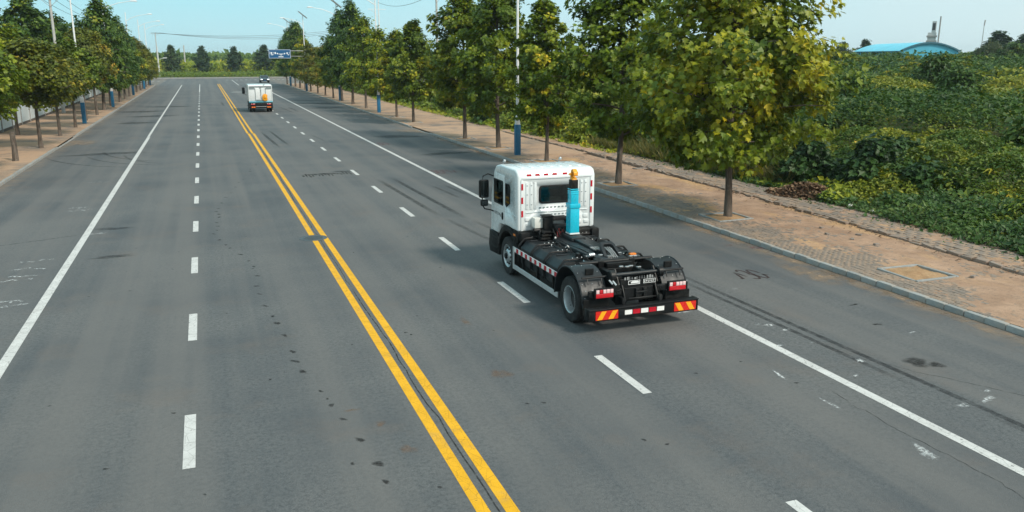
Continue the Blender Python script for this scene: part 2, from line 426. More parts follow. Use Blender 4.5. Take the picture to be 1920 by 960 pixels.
def text_mesh(txt, size, M, name, mat, parent, depth=.004):
    cu = bpy.data.curves.new(name, 'FONT'); cu.body = txt; cu.size = size; cu.extrude = depth; cu.align_x = 'CENTER'; cu.align_y = 'CENTER'
    tmp = bpy.data.objects.new(name, cu); COL.objects.link(tmp)
    bpy.context.view_layer.update()
    dg = bpy.context.evaluated_depsgraph_get(); me = bpy.data.meshes.new_from_object(tmp.evaluated_get(dg))
    bpy.data.objects.remove(tmp); bpy.data.curves.remove(cu)
    me.transform(M); me.materials.clear(); me.materials.append(MATS[mat]); me.name = name
    return obj_from(name, me, parent)

# leaf templates: (along tip, sideways, up) and two polygons folded along the midrib
LEAF_PALM = (np.array([(0, 0, 0), (.10, .34, .05), (.34, .52, .09), (.36, .24, .05), (.70, .40, .08), (.66, .14, .03), (1, 0, -.06),
                       (.66, -.14, .03), (.70, -.40, .08), (.36, -.24, .05), (.34, -.52, .09), (.10, -.34, .05)]),
             [(0, 6, 5, 4, 3, 2, 1), (0, 11, 10, 9, 8, 7, 6)])
LEAF_OVAL = (np.array([(0, 0, 0), (.45, .30, .08), (1, 0, -.08), (.45, -.30, .08)]), [(0, 2, 1), (0, 3, 2)])
LEAF_LONG = (np.array([(0, 0, 0), (.4, .13, .04), (1, 0, -.22), (.4, -.13, .04)]), [(0, 2, 1), (0, 3, 2)])
def leaf_mesh(name, P, N, T, S, tint, tmpl, mat):
    tv, tf = tmpl; n = len(P); k = len(tv)
    N = N / np.linalg.norm(N, axis=1, keepdims=True)
    T = T - N * (T * N).sum(1, keepdims=True); T /= np.linalg.norm(T, axis=1, keepdims=True) + 1e-9
    B = np.cross(N, T)
    V = P[:, None, :] + S[:, None, None] * (tv[None, :, 0:1] * T[:, None] + tv[None, :, 1:2] * B[:, None] + tv[None, :, 2:3] * N[:, None])
    fl = np.concatenate([np.array(f) for f in tf]); lens = np.array([len(f) for f in tf])
    loops = (np.arange(n)[:, None] * k + fl[None]).ravel()
    st = np.concatenate([[0], np.cumsum(lens)[:-1]])
    starts = (np.arange(n)[:, None] * len(fl) + st[None]).ravel()
    return np_mesh(name, V.reshape(-1, 3), loops, starts, mat, np.repeat(np.clip(tint, 0, 1), len(tf)))
def unit(n, r):
    v = r.normal(size=(n, 3)); return v / np.linalg.norm(v, axis=1, keepdims=True)
# ================================================================== GROUND, ROAD, KERBS, PAVEMENTS
KR, KL = 16.25, -9.25          # kerb faces
m = MB(); m.add([(-1600, -300, -.30), (1900, -300, -.30), (1900, 2800, -.30), (-1600, 2800, -.30)], [(0, 1, 2, 3)])
tag(m.build('ground', 'ground', smooth=False, recalc=False), kind='structure')

# road: straight stretch, rounded corners, crossroad at its far end
YC0, YC1, RC = 196, 246, 7.0
poly = [(KL, -40), (KR, -40)]
for i in range(9):
    a = math.pi - i * math.pi / 16; poly.append((KR + RC + RC * math.cos(a), YC0 - RC + RC * math.sin(a)))
poly += [(260, YC0), (260, YC1), (-260, YC1), (-260, YC0)]
for i in range(9):
    a = math.pi / 2 - i * math.pi / 16; poly.append((KL - RC + RC * math.cos(a), YC0 - RC + RC * math.sin(a)))
m = MB(); m.add([(x, y, 0) for x, y in poly], [tuple(range(len(poly)))])
road = tag(m.build('road', 'asphalt', smooth=False, recalc=False), kind='structure')

def strip(name, x0, x1, y0, y1, mat, parent, z=.004, dx=0):
    m = MB(); m.add([(x0, y0, z), (x1, y0, z), (x1 + dx, y1, z), (x0 + dx, y1, z)], [(0, 1, 2, 3)])
    return m.build(name, mat, parent, smooth=False, recalc=False)
strip('edge_line', -4.24, -4.03, 8, 68, 'white_line_paint', road); strip('edge_line', -4.26, -4.09, 68.2, 191, 'white_line_paint', road)
strip('edge_line', 10.68, 10.88, 2, 191, 'white_line_paint', road)
for x in (3.05, 3.42):
    strip('centre_line', x - .09, x + .09, 2, 68.4, 'yellow_line_paint', road)
    strip('centre_line', x - .14, x + .02, 68.6, 196, 'yellow_line_paint', road)
for k in range(24):
    y = 6.05 + 6.0 * k
    strip('lane_dash', -.74, -.56, y, y + 2.0, 'white_line_paint', road)
    strip('lane_dash', 6.98, 7.16, y + .15, y + 2.2, 'white_line_paint', road)
strip('lane_line', -.72, -.57, 151, 194, 'white_line_paint', road)
strip('lane_line', 6.95, 7.12, 186, 226, 'white_line_paint', road)
for k in range(14):
    strip('crossing_dash', 5.6 + k * 1.15, 6.2 + k * 1.15, 226.5, 228.0, 'white_line_paint', road)
    strip('crossing_dash', -26 + k * 1.3, -25.4 + k * 1.3, 222, 223.4, 'white_line_paint', road)
strip('stop_line', 4.1, 5.9, 149.5, 150.6, 'white_line_paint', road, dx=.6)

# manhole cover astride the yellow lines, with rim, disc and ribs
mh = empty('manhole_cover', (3.05, 27.6, 0))
tag(mh, 'round iron manhole cover set between the double yellow lines', 'manhole cover')
MB().lathe([(.34, .006), (.44, .006), (.45, .010), (.46, .006)], (0, 0, 0), 'z', 32).build('rim', 'manhole_iron', mh)
m = MB().lathe([(.0001, .008), (.335, .008), (.338, .004)], (0, 0, 0), 'z', 32)
for i in range(-3, 4):
    L = math.sqrt(.31 ** 2 - (i * .085) ** 2); m.box(-L, L, i * .085 - .018, i * .085 + .018, .0085, .014)
m.build('cover_plate', 'manhole_iron', mh)

# wear and darker patches on the road: each a sheet just above the asphalt
def blob(name, x, y, rx, ry, mat, rot=0., seed=0, n=18, z=.0025):
    rr = np.random.default_rng(abs(seed) + 11); V = [(x, y, z)]; fd = [1.]
    ph = rr.uniform(0, 6.28, 3)
    for ring, fv in ((.5, .9), (1., 0.)):
        for j in range(n):
            a = 2 * math.pi * j / n; k = ring * (1 + .22 * math.sin(2 * a + ph[0]) + .14 * math.sin(3 * a + ph[1]) + .10 * math.sin(5 * a + ph[2]))
            p, q = rx * k * math.cos(a), ry * k * math.sin(a)
            V.append((x + p * math.cos(rot) - q * math.sin(rot), y + p * math.sin(rot) + q * math.cos(rot), z)); fd.append(fv)
    L = []; S = []
    for j in range(n):
        S.append(len(L)); L += [0, 1 + j, 1 + (j + 1) % n]
        S.append(len(L)); L += [1 + j, 1 + n + j, 1 + n + (j + 1) % n, 1 + (j + 1) % n]
    return obj_from(name, np_mesh(name, np.array(V), L, S, mat, fade=fd), road)
def streak(name, pts, w, mat, z=.0022, taper=.25, soft=.35, jit=0, seed=0, amp=1.):
    """ribbon along pts, fading towards its rims and ends"""
    rr = np.random.default_rng(seed); P = []
    for i in range(len(pts) - 1):
        a, b = np.array(pts[i]), np.array(pts[i + 1]); k = max(2, int(np.linalg.norm(b - a) / .35))
        P += [a + (b - a) * t / k for t in range(k)]
    P.append(np.array(pts[-1])); P = np.array(P, float)
    if jit: P += rr.normal(size=P.shape) * jit
    d = np.gradient(P, axis=0); d /= np.linalg.norm(d, axis=1, keepdims=True) + 1e-9; nr = np.stack([-d[:, 1], d[:, 0]], 1)
    n = len(P); V = []; fd = []
    for i in range(n):
        t = i / (n - 1); e = min(1, t / max(taper, 1e-3), (1 - t) / max(taper, 1e-3)) * amp
        for s, fv in ((-1, 0), (-1 + soft, 1), (1 - soft, 1), (1, 0)):
            q = P[i] + nr[i] * s * w * .5; V.append((q[0], q[1], z)); fd.append(fv * e)
    L = []; S = []
    for i in range(n - 1):
        for j in range(3):
            S.append(len(L)); b = i * 4 + j; L += [b, b + 1, b + 5, b + 4]
    return obj_from(name, np_mesh(name, np.array(V), L, S, mat, fade=fd), road)
# tyre marks
for a, b, w, amp in (((7.7, 40.5), (8.05, 29.8), .26, .9), ((8.45, 41), (8.85, 29.0), .26, 1.), ((8.1, 29.4), (8.6, 24.3), .22, .5), ((8.95, 28.8), (9.5, 23.5), .22, .5),
                     ((4.05, 70), (4.45, 57), .24, .9), ((4.75, 71), (5.15, 58), .24, .9), ((12.0, 20.2), (12.25, 5.0), .17, 1.), ((11.72, 19.0), (11.85, 10.6), .16, .9),
                     ((12.05, 9.6), (12.0, 5.2), .13, .7), ((7.5, 66), (7.9, 60), .2, .5), ((8.4, 104), (8.9, 92), .25, .8), ((9.3, 104), (9.6, 94), .25, .8),
                     ((9.7, 37.5), (9.95, 33.5), .2, .6), ((10.3, 37.5), (10.5, 34), .2, .6), ((2.1, 118), (2.2, 108), .3, .6), ((3.0, 118), (3.05, 108), .3, .6)):
    streak('tyre_mark', [a, b], w, 'tyre_and_patch_dark', amp=amp, seed=int(w * 99))
for cx, cy, r0, a0, a1 in ((-1.2, 60, 8.4, 190, 258), (-1.2, 60, 10.2, 200, 262), (-2.2, 62, 12.8, 205, 262), (-.6, 57, 7.0, 185, 245)):
    streak('tyre_mark', [(cx + r0 * .62 * math.cos(R(a)), cy + r0 * math.sin(R(a))) for a in np.linspace(a0, a1, 14)], .2, 'tyre_and_patch_dark', amp=.75)
# darker soft-edged patches across the lanes
for i, (x, y, rx, ry, ro) in enumerate(((-6.0, 57, 2.4, .9, .1), (-6.6, 100, 2.6, 2.0, 0), (-5, 92, 3.4, 1.2, .1), (-6, 83, 2.4, 1.1, 0), (-4, 109, 4, 1.4, 0), (13.6, 62, 2.3, 1.3, 0),
                                     (13.4, 100, 2.6, 1.2, 0), (13.5, 110, 3.0, 1.6, 0), (13, 118, 2.5, 1.2, 0), (13.9, 50, 1.7, .8, .2), (-3, 27, .8, .2, .1), (-3.4, 31.6, .6, .3, 0), (5.3, 43.2, 1.3, .28, .06), (6.6, 43.8, .7, .4, 0))):
    blob('dark_patch', x, y, rx, ry, 'tyre_and_patch_dark', ro, i)
for k in range(16):
    blob('brick_print', 4.4 + .16 * k, 42.7 + .03 * k + .2 * math.sin(k * 2), .07, .5 + .2 * math.sin(k), 'oil_stain', 0, 60 + k, 10)
blob('oil_stain', 12.85, 11.75, .34, .22, 'oil_stain', .5, 3); blob('oil_stain', 13.1, 11.5, .22, .14, 'oil_stain', .1, 4)
blob('oil_stain', 13.9, 13.9, .12, .08, 'oil_stain', 0, 7); blob('oil_stain', 14.5, 15.3, .16, .06, 'oil_stain', .3, 8)
# trail of dark drips down the lane left of the yellow lines
ctl = [(2.95, 52), (1.9, 45), (.75, 39), (.12, 33.8), (.03, 29), (.45, 26.6), (.9, 25.2), (.98, 19.6), (1.32, 15.9), (1.67, 13.2), (2.02, 10.9), (2.2, 10.2)]
cp = np.array(ctl); seg = np.concatenate([[0], np.cumsum(np.linalg.norm(np.diff(cp, axis=0), axis=1))])
s_ = 0.0; k = 0
while s_ < seg[-1]:
    x = np.interp(s_, seg, cp[:, 0]); y = np.interp(s_, seg, cp[:, 1])
    blob('oil_drip', x + rng.normal() * .05, y, .045 + .035 * rng.random(), .07 + .07 * rng.random(), 'oil_stain', rng.random(), 100 + k, 12)
    s_ += rng.uniform(.55, 1.15) * (1 if y < 35 else 1.6); k += 1
for k in range(44):
    blob('oil_drip', rng.uniform(-3.5, 10), rng.uniform(8.5, 30), .02 + .035 * rng.random(), .02 + .04 * rng.random(), 'oil_stain', rng.random(), 200 + k, 9)
blob('rust_stain', 2.52, 11.55, .16, .15, 'rust_stain', 0, 5); blob('rust_stain', 2.3, 12.6, .12, .1, 'rust_stain', 0, 6); blob('rust_stain', 1.95, 13.3, .14, .06, 'rust_stain', 0, 9)
blob('rust_stain', 5.2, 17.3, .12, .28, 'rust_stain', 0, 12); blob('rust_stain', 4.9, 14.0, .2, .3, 'rust_stain', 0, 13)
# splashes of white paint
for i, (x, y, rx, ry, ro) in enumerate(((9.95, 8.75, .09, .34, -.15), (9.9, 8.6, .12, .14, 0), (9.84, 10.7, .05, .24, 0), (9.86, 12.1, .05, .26, -.1), (11.55, 14.7, .2, .08, 0), (11.7, 14.3, .14, .06, 0), (11.35, 14.85, .08, .06, 0),
                                     (11.86, 12.2, .12, .1, .4), (11.98, 9.85, .12, .09, 0), (12.6, 9.9, .3, .06, .3), (12.9, 10.2, .12, .05, 0), (11.7, 13.4, .05, .04, 0), (10.3, 16.2, .2, .05, 0), (10.9, 13.5, .14, .05, 0), (12.6, 17.5, .08, .05, 0),
                                     (11.2, 11.6, .09, .05, .2), (10.75, 8.0, .09, .05, 0), (14.2, 13.2, .14, .03, .1))):
    blob('white_splash', x, y, rx, ry, 'chalk_white', ro, 300 + i, 12)
# rows of chalk scribbles on the left shoulder
for i, (x, y, w) in enumerate(((-4.95, 22.3, .9), (-5.0, 22.7, .7), (-5.3, 24.9, .85), (-5.2, 25.4, .7), (-5.1, 26.2, .9), (-5.1, 27.2, .9), (-5.05, 36, .9), (-5.1, 36.6, .7), (-4.0, 30.9, .4), (-5.2, 44, .9))):
    for k in range(4):
        x0 = x - w / 2 + w * k / 4 + rng.uniform(0, .1)
        streak('chalk_mark', [(x0, y + rng.uniform(-.1, .1)), (x0 + rng.uniform(.1, .3), y + rng.uniform(-.18, .18)), (x0 + rng.uniform(.05, .32), y + rng.uniform(-.22, .22))], .07, 'chalk_white', taper=.1, amp=.8, seed=i * 9 + k)
# sprayed figures on the right shoulder: dark ones by the kerb, red ones further off
def figures(strokes, ox, oy, sx_, sy_, w, mat):
    for i, st in enumerate(strokes):
        streak('spray_mark', [(ox + p * sx_, oy + q * sy_) for p, q in st], w, mat, taper=.06, soft=.5, seed=i)
arc = lambda cx, cy, rx, ry, a0, a1, n=9: [(cx + rx * math.cos(R(a)), cy + ry * math.sin(R(a))) for a in np.linspace(a0, a1, n)]
figures([[(0, .1), (.12, .0), (.42, .75)], [(.42, .75), (.55, .15)], arc(.85, .62, .2, .3, 160, -60), arc(.88, .15, .24, .28, 70, -150), arc(1.42, .35, .24, .5, 0, 360, 12), [(1.6, .3), (1.85, .1)]], 13.35, 18.25, .52, .95, .085, 'dark_spray')
figures([arc(.2, .5, .2, .4, 150, -150), arc(.75, .5, .2, .4, 0, 360, 12), [(1.1, .1), (1.1, .9), (1.4, .5), (1.7, .9), (1.7, .1)], [(2.0, .1), (2.3, .8)]], 10.9, 41.0, .55, 1.8, .13, 'red_spray')
figures([arc(.2, .5, .2, .4, 0, 360, 12), [(.6, .1), (.6, .9)], arc(1.0, .5, .2, .4, 150, -150)], 11.1, 56.0, .5, 2.2, .15, 'red_spray')
blob('red_stain', 16.05, 21.3, .25, .22, 'red_spray', 0, 41); blob('red_stain', 15.4, 21.9, .22, .1, 'red_spray', 0, 42)
# cracks: between the yellow lines and along the truck's lane
def crack(x0, y0, x1, y1, w, amp=.05, seed=0, n=50):
    rr = np.random.default_rng(seed); t = np.linspace(0, 1, n); off = np.cumsum(rr.normal(size=n)) * amp; off -= np.linspace(0, off[-1], n)
    streak('crack', [(x0 + (x1 - x0) * a + o, y0 + (y1 - y0) * a) for a, o in zip(t, off)], w, 'road_crack', taper=.04, soft=.45, seed=seed)
crack(3.22, 5, 3.24, 21, .032, .012, 1); crack(3.24, 21, 3.22, 34, .022, .012, 2); crack(10.25, 11.2, 10.15, 6.2, .02, .02, 3)
crack(3.2, 34, 3.25, 60, .035, .015, 6); crack(-8.5, 29, -4.4, 30.8, .05, .02, 8); crack(11.9, 12.5, 14.6, 7, .02, .02, 9)
# sand washed along the right gutter
for y in np.arange(8, 60, 2.4):
    blob('gutter_sand', KR - .18 - .1 * rng.random(), y + rng.normal() * .4, .22 + .12 * rng.random(), 1.5, 'dust_stain', 0, int(y * 7))
for x, y, rx, ry in ((15.9, 66.5, 1.5, 2.6), (-8.6, 65, 1.2, 3.0), (15.6, 18, .8, 1.2)): blob('gutter_sand', x, y, rx, ry, 'dust_stain', 0, int(x * 3))

# ---- kerbs: single stones near the camera, one joined run beyond
def kerb(name, x0, x1, ys, far_ys, gap, seedv):
    root = empty(name); tag(root, kind='structure')
    bms = []
    for i in range(4):
        m = MB(); m.box(-.075, .075, -.267, .267, -.28, .14)
        bms.append(m.mesh('kerb_stone', 'kerb_concrete', .018, 2))
    r_ = np.random.default_rng(seedv)
    def zoff(y): return -.115 if gap[0] < y < gap[1] else (-.05 if gap[0] - 1 < y < gap[1] + 1 else 0)
    for y in ys:
        o = obj_from('kerb_stone', bms[int(r_.integers(4))], root, ((x0 + x1) / 2 + r_.normal() * .006, y + .275, zoff(y) + r_.normal() * .007), (0, r_.normal() * .012, r_.normal() * .006))
    m = MB()
    for y in far_ys:
        z = zoff(y); m.box(x0 + r_.normal() * .006, x1, y + .008, y + .542, -.28, .14 + z)
    if far_ys is not None and len(far_ys): tag(m.build('kerb_stones', 'kerb_concrete', root, .015, 1), kind='stuff')
    return root
kerb_r = kerb('kerb_right', KR, KR + .15, np.arange(6, 92, .55), np.arange(92, 188.5, .55), (63, 69), 3)
kerb_l = kerb('kerb_left', KL - .15, KL, np.arange(38, 100, .55), np.concatenate([np.arange(10.5, 37.6, .55), np.arange(100.15, 188.5, .55)]), (61.5, 69), 4)
# rounded corner kerbs and the kerb on the far side of the crossroad
m = MB()
for sgn, kx in ((1, KR), (-1, KL)):
    for i in range(8):
        a0, a1 = R(180 - i * 11.25), R(180 - (i + 1) * 11.25 + .6)
        c = (RC, YC0 - RC)
        pr = [(sgn * (c[0] + r_ * math.cos(a)) + kx, c[1] + r_ * math.sin(a)) for r_, a in ((RC, a0), (RC, a1), (RC - .15, a1), (RC - .15, a0))]
        m.prism(pr, -.28, .14, 'z')
tag(m.build('kerb_corner', 'kerb_concrete', None), kind='structure')
m = MB()
for x in np.arange(-120, 120, 2.0): m.box(x + .02, x + 1.98, YC1, YC1 + .35, -.2, .32)
fk = tag(m.build('kerb_far', 'kerb_concrete', None, .02, 1), kind='structure')

# ---- right pavement
def edge_x(y): return float(np.interp(y, [0, 15.5, 28.9, 43, 60, 190], [19.6, 20.5, 21.3, 21.9, 21.9, 21.7]))    # ragged edging row
def back_x(y): return float(np.interp(y, [0, 17, 28.7, 40, 60, 190], [21.8, 22.5, 23.6, 23.9, 23.4, 22.9]))     # where plants take over
ys = list(np.arange(-10, 190, 4.0)) + [188.9]
V = []; F = []
for y in ys: V += [(KR + .15, y, .06), (back_x(y) + .6, y, .06)]
for i in range(len(ys) - 1): F.append((2 * i, 2 * i + 1, 2 * i + 3, 2 * i + 2))
m = MB(); m.add(V, F); pave = tag(m.build('pavement_right', 'pavement_far', None, smooth=False, recalc=False), kind='structure')
m = MB(); m.add([(KR + .15, 46, .124), (22, 46, .124), (22, 188.9, .124), (KR + .15, 188.9, .124)], [(0, 1, 2, 3)])
m.build('far_paving', 'pavement_far', pave, smooth=False, recalc=False)

PITS = [(17.95, 16.75), (17.75, 25.5), (17.7, 34.1), (17.85, 43.2), (17.6, 50.7), (17.4, 57.5), (17.5, 73.5), (17.5, 80.4)]
PW = .68
def in_pit(x, y, g=.0): return any(abs(x - a) < PW + g and abs(y - b) < PW + g for a, b in PITS)
# bricks: thin solids laid in running bond along the kerb
brick_ms = []
for i in range(5):
    mm = MB(); mm.box(-.046, .046, -.096, .096, -.06, 0); me = mm.mesh('brick', 'paving_brick', .006, 1)
    a = me.attributes.new('tint', 'FLOAT', 'FACE'); a.data.foreach_set('value', [i / 4] * len(me.polygons)); brick_ms.append(me)
cand = []
for ix in range(int((20.9 - KR - .15) / .1)):
    x = KR + .15 + .05 + ix * .1
    for iy in range(int(35 / .2)):
        y = 10 + iy * .2 + (ix % 2) * .1
        if x > edge_x(y) - .1 or in_pit(x, y, .09): continue
        cand.append((x, y))
cand = np.array(cand)
zz = .128 + rng.normal(size=len(cand)) * .004; tl = rng.normal(size=(len(cand), 2)) * .014
clean = (cand[:, 0] < 18.3) & (cand[:, 1] > 18.0)
near = np.argsort(np.where(clean, cand[:, 1] + .6 * cand[:, 0], 1e9))[:296]; nearset = set(near.tolist())
for i in near:
    obj_from('brick', brick_ms[int(rng.integers(5))], pave, (cand[i, 0], cand[i, 1], zz[i]), (tl[i, 0], tl[i, 1], 0))
rest = np.array([i for i in range(len(cand)) if i not in nearset])
bx = np.array([(-.046, -.096, -.03), (.046, -.096, -.03), (.046, .096, -.03), (-.046, .096, -.03), (-.042, -.092, 0), (.042, -.092, 0), (.042, .092, 0), (-.042, .092, 0)])
Vb = np.repeat(bx[None], len(rest), 0); Vb[:, :, 2] += Vb[:, :, 0] * tl[rest, 0][:, None] + Vb[:, :, 1] * tl[rest, 1][:, None]
Vb += np.concatenate([cand[rest], zz[rest][:, None]], 1)[:, None]
fq = np.array([(4, 5, 6, 7), (0, 1, 5, 4), (1, 2, 6, 5), (2, 3, 7, 6), (3, 0, 4, 7)])
Lb = (np.arange(len(rest))[:, None] * 8 + fq.ravel()[None]).ravel()
tag(obj_from('paving_bricks', np_mesh('paving_bricks', Vb.reshape(-1, 3), Lb, np.arange(0, len(Lb), 4), 'paving_brick', np.repeat(rng.random(len(rest)), 5)), pave), kind='stuff')

# dirt blown over the bricks: a bumpy sheet that sinks below them where the pavement is clean
def fbm(x, y, s, seed=0.): return mnoise.fractal(Vector((x * s + seed, y * s, seed)), .6, 2.0, 5)
step = .13; nx = int((21.6 - KR - .16) / step); ny = int(38 / step); V = np.zeros((ny, nx, 3))
for j in range(ny):
    y = 8.6 + j * step
    for i in range(nx):
        x = KR + .16 + i * step
        u = (x - KR) / (edge_x(y) - KR)
        amt = np.interp(u, [0, .28, .5, .75, 1], [-.6, -.12, .55, .85, .9])
        if y < 16: amt += (16 - y) * .28
        if 27 < y: amt += .1
        amt += .75 * fbm(x, y, .55, 3.1) + .35 * fbm(x, y, 2.1, 8.2)
        z = .1225 + .019 * max(-1, min(1.0, amt)) + .007 * fbm(x, y, 6, 5.5) + .004 * rng.normal()
        if in_pit(x, y, .05): z = .09
        if u > 1.03: z = .05
        V[j, i] = (x, y, z)
idx = np.arange(ny * nx).reshape(ny, nx)
L = np.stack([idx[:-1, :-1], idx[:-1, 1:], idx[1:, 1:], idx[1:, :-1]], -1).reshape(-1)
tag(obj_from('dirt', np_mesh('dirt', V.reshape(-1, 3), L, np.arange(0, len(L), 4), 'dirt', smooth=True)), kind='structure')

nx, ny = 22, 240; V = np.zeros((ny, nx, 3))
for j in range(ny):
    y = 9.5 + j * 36 / ny
    for i in range(nx):
        u = i / (nx - 1); x = edge_x(y) + .10 + u * (back_x(y) + .5 - edge_x(y))
        amt = -.25 + .55 * u + .9 * fbm(x, y, .7, 12.4) + .4 * fbm(x, y, 2.6, 4.2)
        V[j, i] = (x, y, .190 + .016 * max(-1, min(1.2, amt)) + .006 * fbm(x, y, 6, 2.5) + .003 * rng.normal())
idx = np.arange(ny * nx).reshape(ny, nx)
L = np.stack([idx[:-1, :-1], idx[:-1, 1:], idx[1:, 1:], idx[1:, :-1]], -1).reshape(-1)
tag(obj_from('dirt', np_mesh('dirt', V.reshape(-1, 3), L, np.arange(0, len(L), 4), 'dirt', smooth=True)), kind='structure')
# ragged edging row, stone by stone, and the strip of larger pavers behind it
ed_ms = []
for i in range(5):
    mm = MB(); r_ = random.Random(i); mm.prism([(-.24 + r_.uniform(-.02, .02), -.07), (.24, -.07 + r_.uniform(-.01, .015)), (.235, .06), (-.235 + r_.uniform(-.01, .02), .07)], -.2, 0, 'z', Matrix.Rotation(R(90), 4, 'Z')); ed_ms.append(mm.mesh('edging_stone', 'edging_concrete', .014, 1))
y = 9.0
while y < 62:
    if rng.random() > .07:
        an = math.atan2(edge_x(y + .5) - edge_x(y), .5)
        obj_from('edging_stone', ed_ms[int(rng.integers(5))], pave, (edge_x(y) + rng.normal() * .025, y, .205 + rng.normal() * .022), (rng.normal() * .05, rng.normal() * .07, -an + rng.normal() * .05))
    y += .5
cand = []
for ix in range(9):
    for iy in range(int(36 / .42)):
        y = 10 + iy * .42 + (ix % 2) * .2; x = edge_x(y) + .2 + ix * .23
        if x < back_x(y) + .3: cand.append((x, y))
pv = []
for i in range(4):
    mm = MB(); mm.box(-.108, .108, -.2, .2, -.14, 0); me = mm.mesh('paver', 'paving_brick', .01, 1)
    a = me.attributes.new('tint', 'FLOAT', 'FACE'); a.data.foreach_set('value', [.5 + i / 6] * len(me.polygons)); pv.append(me)
cand.sort(key=lambda c: c[1])
m = MB()
for i, (x, y) in enumerate(cand):
    z = .20 + rng.normal() * .008; an = -math.atan2(edge_x(y + .5) - edge_x(y), .5)
    if i < 290: obj_from('paver', pv[int(rng.integers(4))], pave, (x, y, z), (rng.normal() * .02, rng.normal() * .02, an + rng.normal() * .01))
    else: m.box(-.108, .108, -.2, .2, -.14, 0, Matrix.Translation((x, y, z)) @ Matrix.Rotation(an, 4, 'Z'))
tag(m.build('pavers', 'paving_brick', pave, .01, 1), kind='stuff')
ys = list(np.arange(9, 64, 2.0)); V = []; F = []
for y in ys: V += [(edge_x(y) + .07, y, .195 if y > 45 else .178), (back_x(y) + .7, y, .195 if y > 45 else .178)]
for i in range(len(ys) - 1): F.append((2 * i, 2 * i + 1, 2 * i + 3, 2 * i + 2))
m = MB(); m.add(V, F); m.build('sand_bed', 'dirt', pave, smooth=False, recalc=False)

# tree pits: four concrete strips round bare soil
def make_pit(x, y, label, hw=PW):
    root = empty('tree_pit', (x, y, 0)); tag(root, label, 'tree pit', 'tree pits in the right pavement')
    for k in range(4):
        mm = MB(); mm.box(-hw - .045, hw - .05, -.045, .045, -.1, .158)
        o = mm.build('frame_strip', 'kerb_concrete', root, .012, 1); a = k * math.pi / 2
        o.location = (math.sin(a) * hw, -math.cos(a) * hw, rng.normal() * .006); o.rotation_euler = (rng.normal() * .01, rng.normal() * .01, a)
    n = 13; V = []
    for j in range(n):
        for i in range(n):
            px, py = (i / (n - 1) * 2 - 1) * (hw - .03), (j / (n - 1) * 2 - 1) * (hw - .03)
            V.append((px, py, .112 + .04 * fbm(px + x, py + y, 1.8) + .05 * math.exp(-(px * px + py * py) * 6)))
    idx = np.arange(n * n).reshape(n, n); L = np.stack([idx[:-1, :-1], idx[:-1, 1:], idx[1:, 1:], idx[1:, :-1]], -1).reshape(-1)
    obj_from('soil', np_mesh('soil', np.array(V), L, np.arange(0, len(L), 4), 'pit_soil', smooth=True), root)
    return root
names = ['empty square tree pit of bare orange soil beside the right kerb', 'square tree pit round the trunk of the nearest roadside tree', 'square tree pit just behind the white truck cab, second with a tree',
         'tree pit at the third trunk along the right pavement', 'tree pit at the fourth trunk, beside the nearest blue lamp base', 'tree pit at the fifth trunk along the right pavement',
         'tree pit just beyond the dropped kerb on the right', 'tree pit one tree beyond the dropped kerb pit on the right']
for (x, y), nm in zip(PITS, names): make_pit(x, y, nm)

# loose bricks lying on the dirt
lb = MB(); lb.box(-.1, .1, -.05, .05, 0, .06); lbm = lb.mesh('loose_brick', 'loose_brick', .008, 1)
for (x, y, a, lab) in ((19.64, 22.57, .3, 'loose grey brick farthest up the dirt from the empty tree pit'), (19.1, 21.67, 1.2, 'loose pale brick lying flat on dirt, second from the near tree'),
                       (19.32, 20.73, .8, 'loose dark brick in the middle of the dirt strip'), (19.47, 19.86, .1, 'loose grey brick lying just above the sandy streak'), (18.98, 15.87, .5, 'loose brick just past the right corner of the empty tree pit'),
                       (20.0, 21.2, 2.0, 'loose brown brick beside the ragged edging row'), (21.3, 38.5, .2, 'flat slab lying on dirt behind the second roadside tree')):
    o = obj_from('loose_brick', lbm, None, (x, y, .125), (rng.normal() * .08, rng.normal() * .08, a))
    if 'slab' in lab: o.scale = (4, 4, .8)
    tag(o, lab, 'brick', 'loose bricks on the dirt')
# pale stones where the weeds start
sm = MB(); sm.ball((0, 0, .08), .13, 7); stm = sm.mesh('stone', 'hose_white', 0)
for x, y, lab in ((23.2, 24.0, 'pale rounded stone at the edge of the weeds, larger of two'), (23.3, 25.3, 'small pale stone lying in the weeds beyond the larger one')):
    o = obj_from('stone', stm, None, (x, y, .17), (0.3, .2, x), (.8, 1, .7)); tag(o, lab, 'stone')

# ---- left pavement, hoarding fence
m = MB(); m.add([(-15.6, 5, .10), (KL - .15, 5, .10), (KL - .15, 188.9, .10), (-15.6, 188.9, .10)], [(0, 1, 2, 3)])
pl = tag(m.build('pavement_left', 'pavement_far', None, smooth=False, recalc=False), kind='structure')
fr = empty('hoarding_fence', (-15.1, 40, 0)); tag(fr, 'long white hoarding fence with grey posts behind the left pavement', 'fence')
pn = MB(); pn.box(-.03, .03, .08, 3.82, .30, 1.72); pnm = pn.mesh('panel', 'hoarding_white', .01, 1)
ps = MB(); ps.box(-.07, .09, -.08, .08, -.1, 1.86); psm = ps.mesh('post', 'post_grey', .012, 1)
bs = MB(); bs.box(-.06, .06, 0.08, 3.82, -.1, .295); bsm = bs.mesh('plinth', 'hoarding_base', .01, 1)
for k in range(38):
    obj_from('post', psm, fr, (0, k * 3.9, 0)); obj_from('panel', pnm, fr, (0, k * 3.9, 0)); obj_from('plinth', bsm, fr, (0, k * 3.9, 0))
obj_from('post', psm, fr, (0, 38 * 3.9, 0))
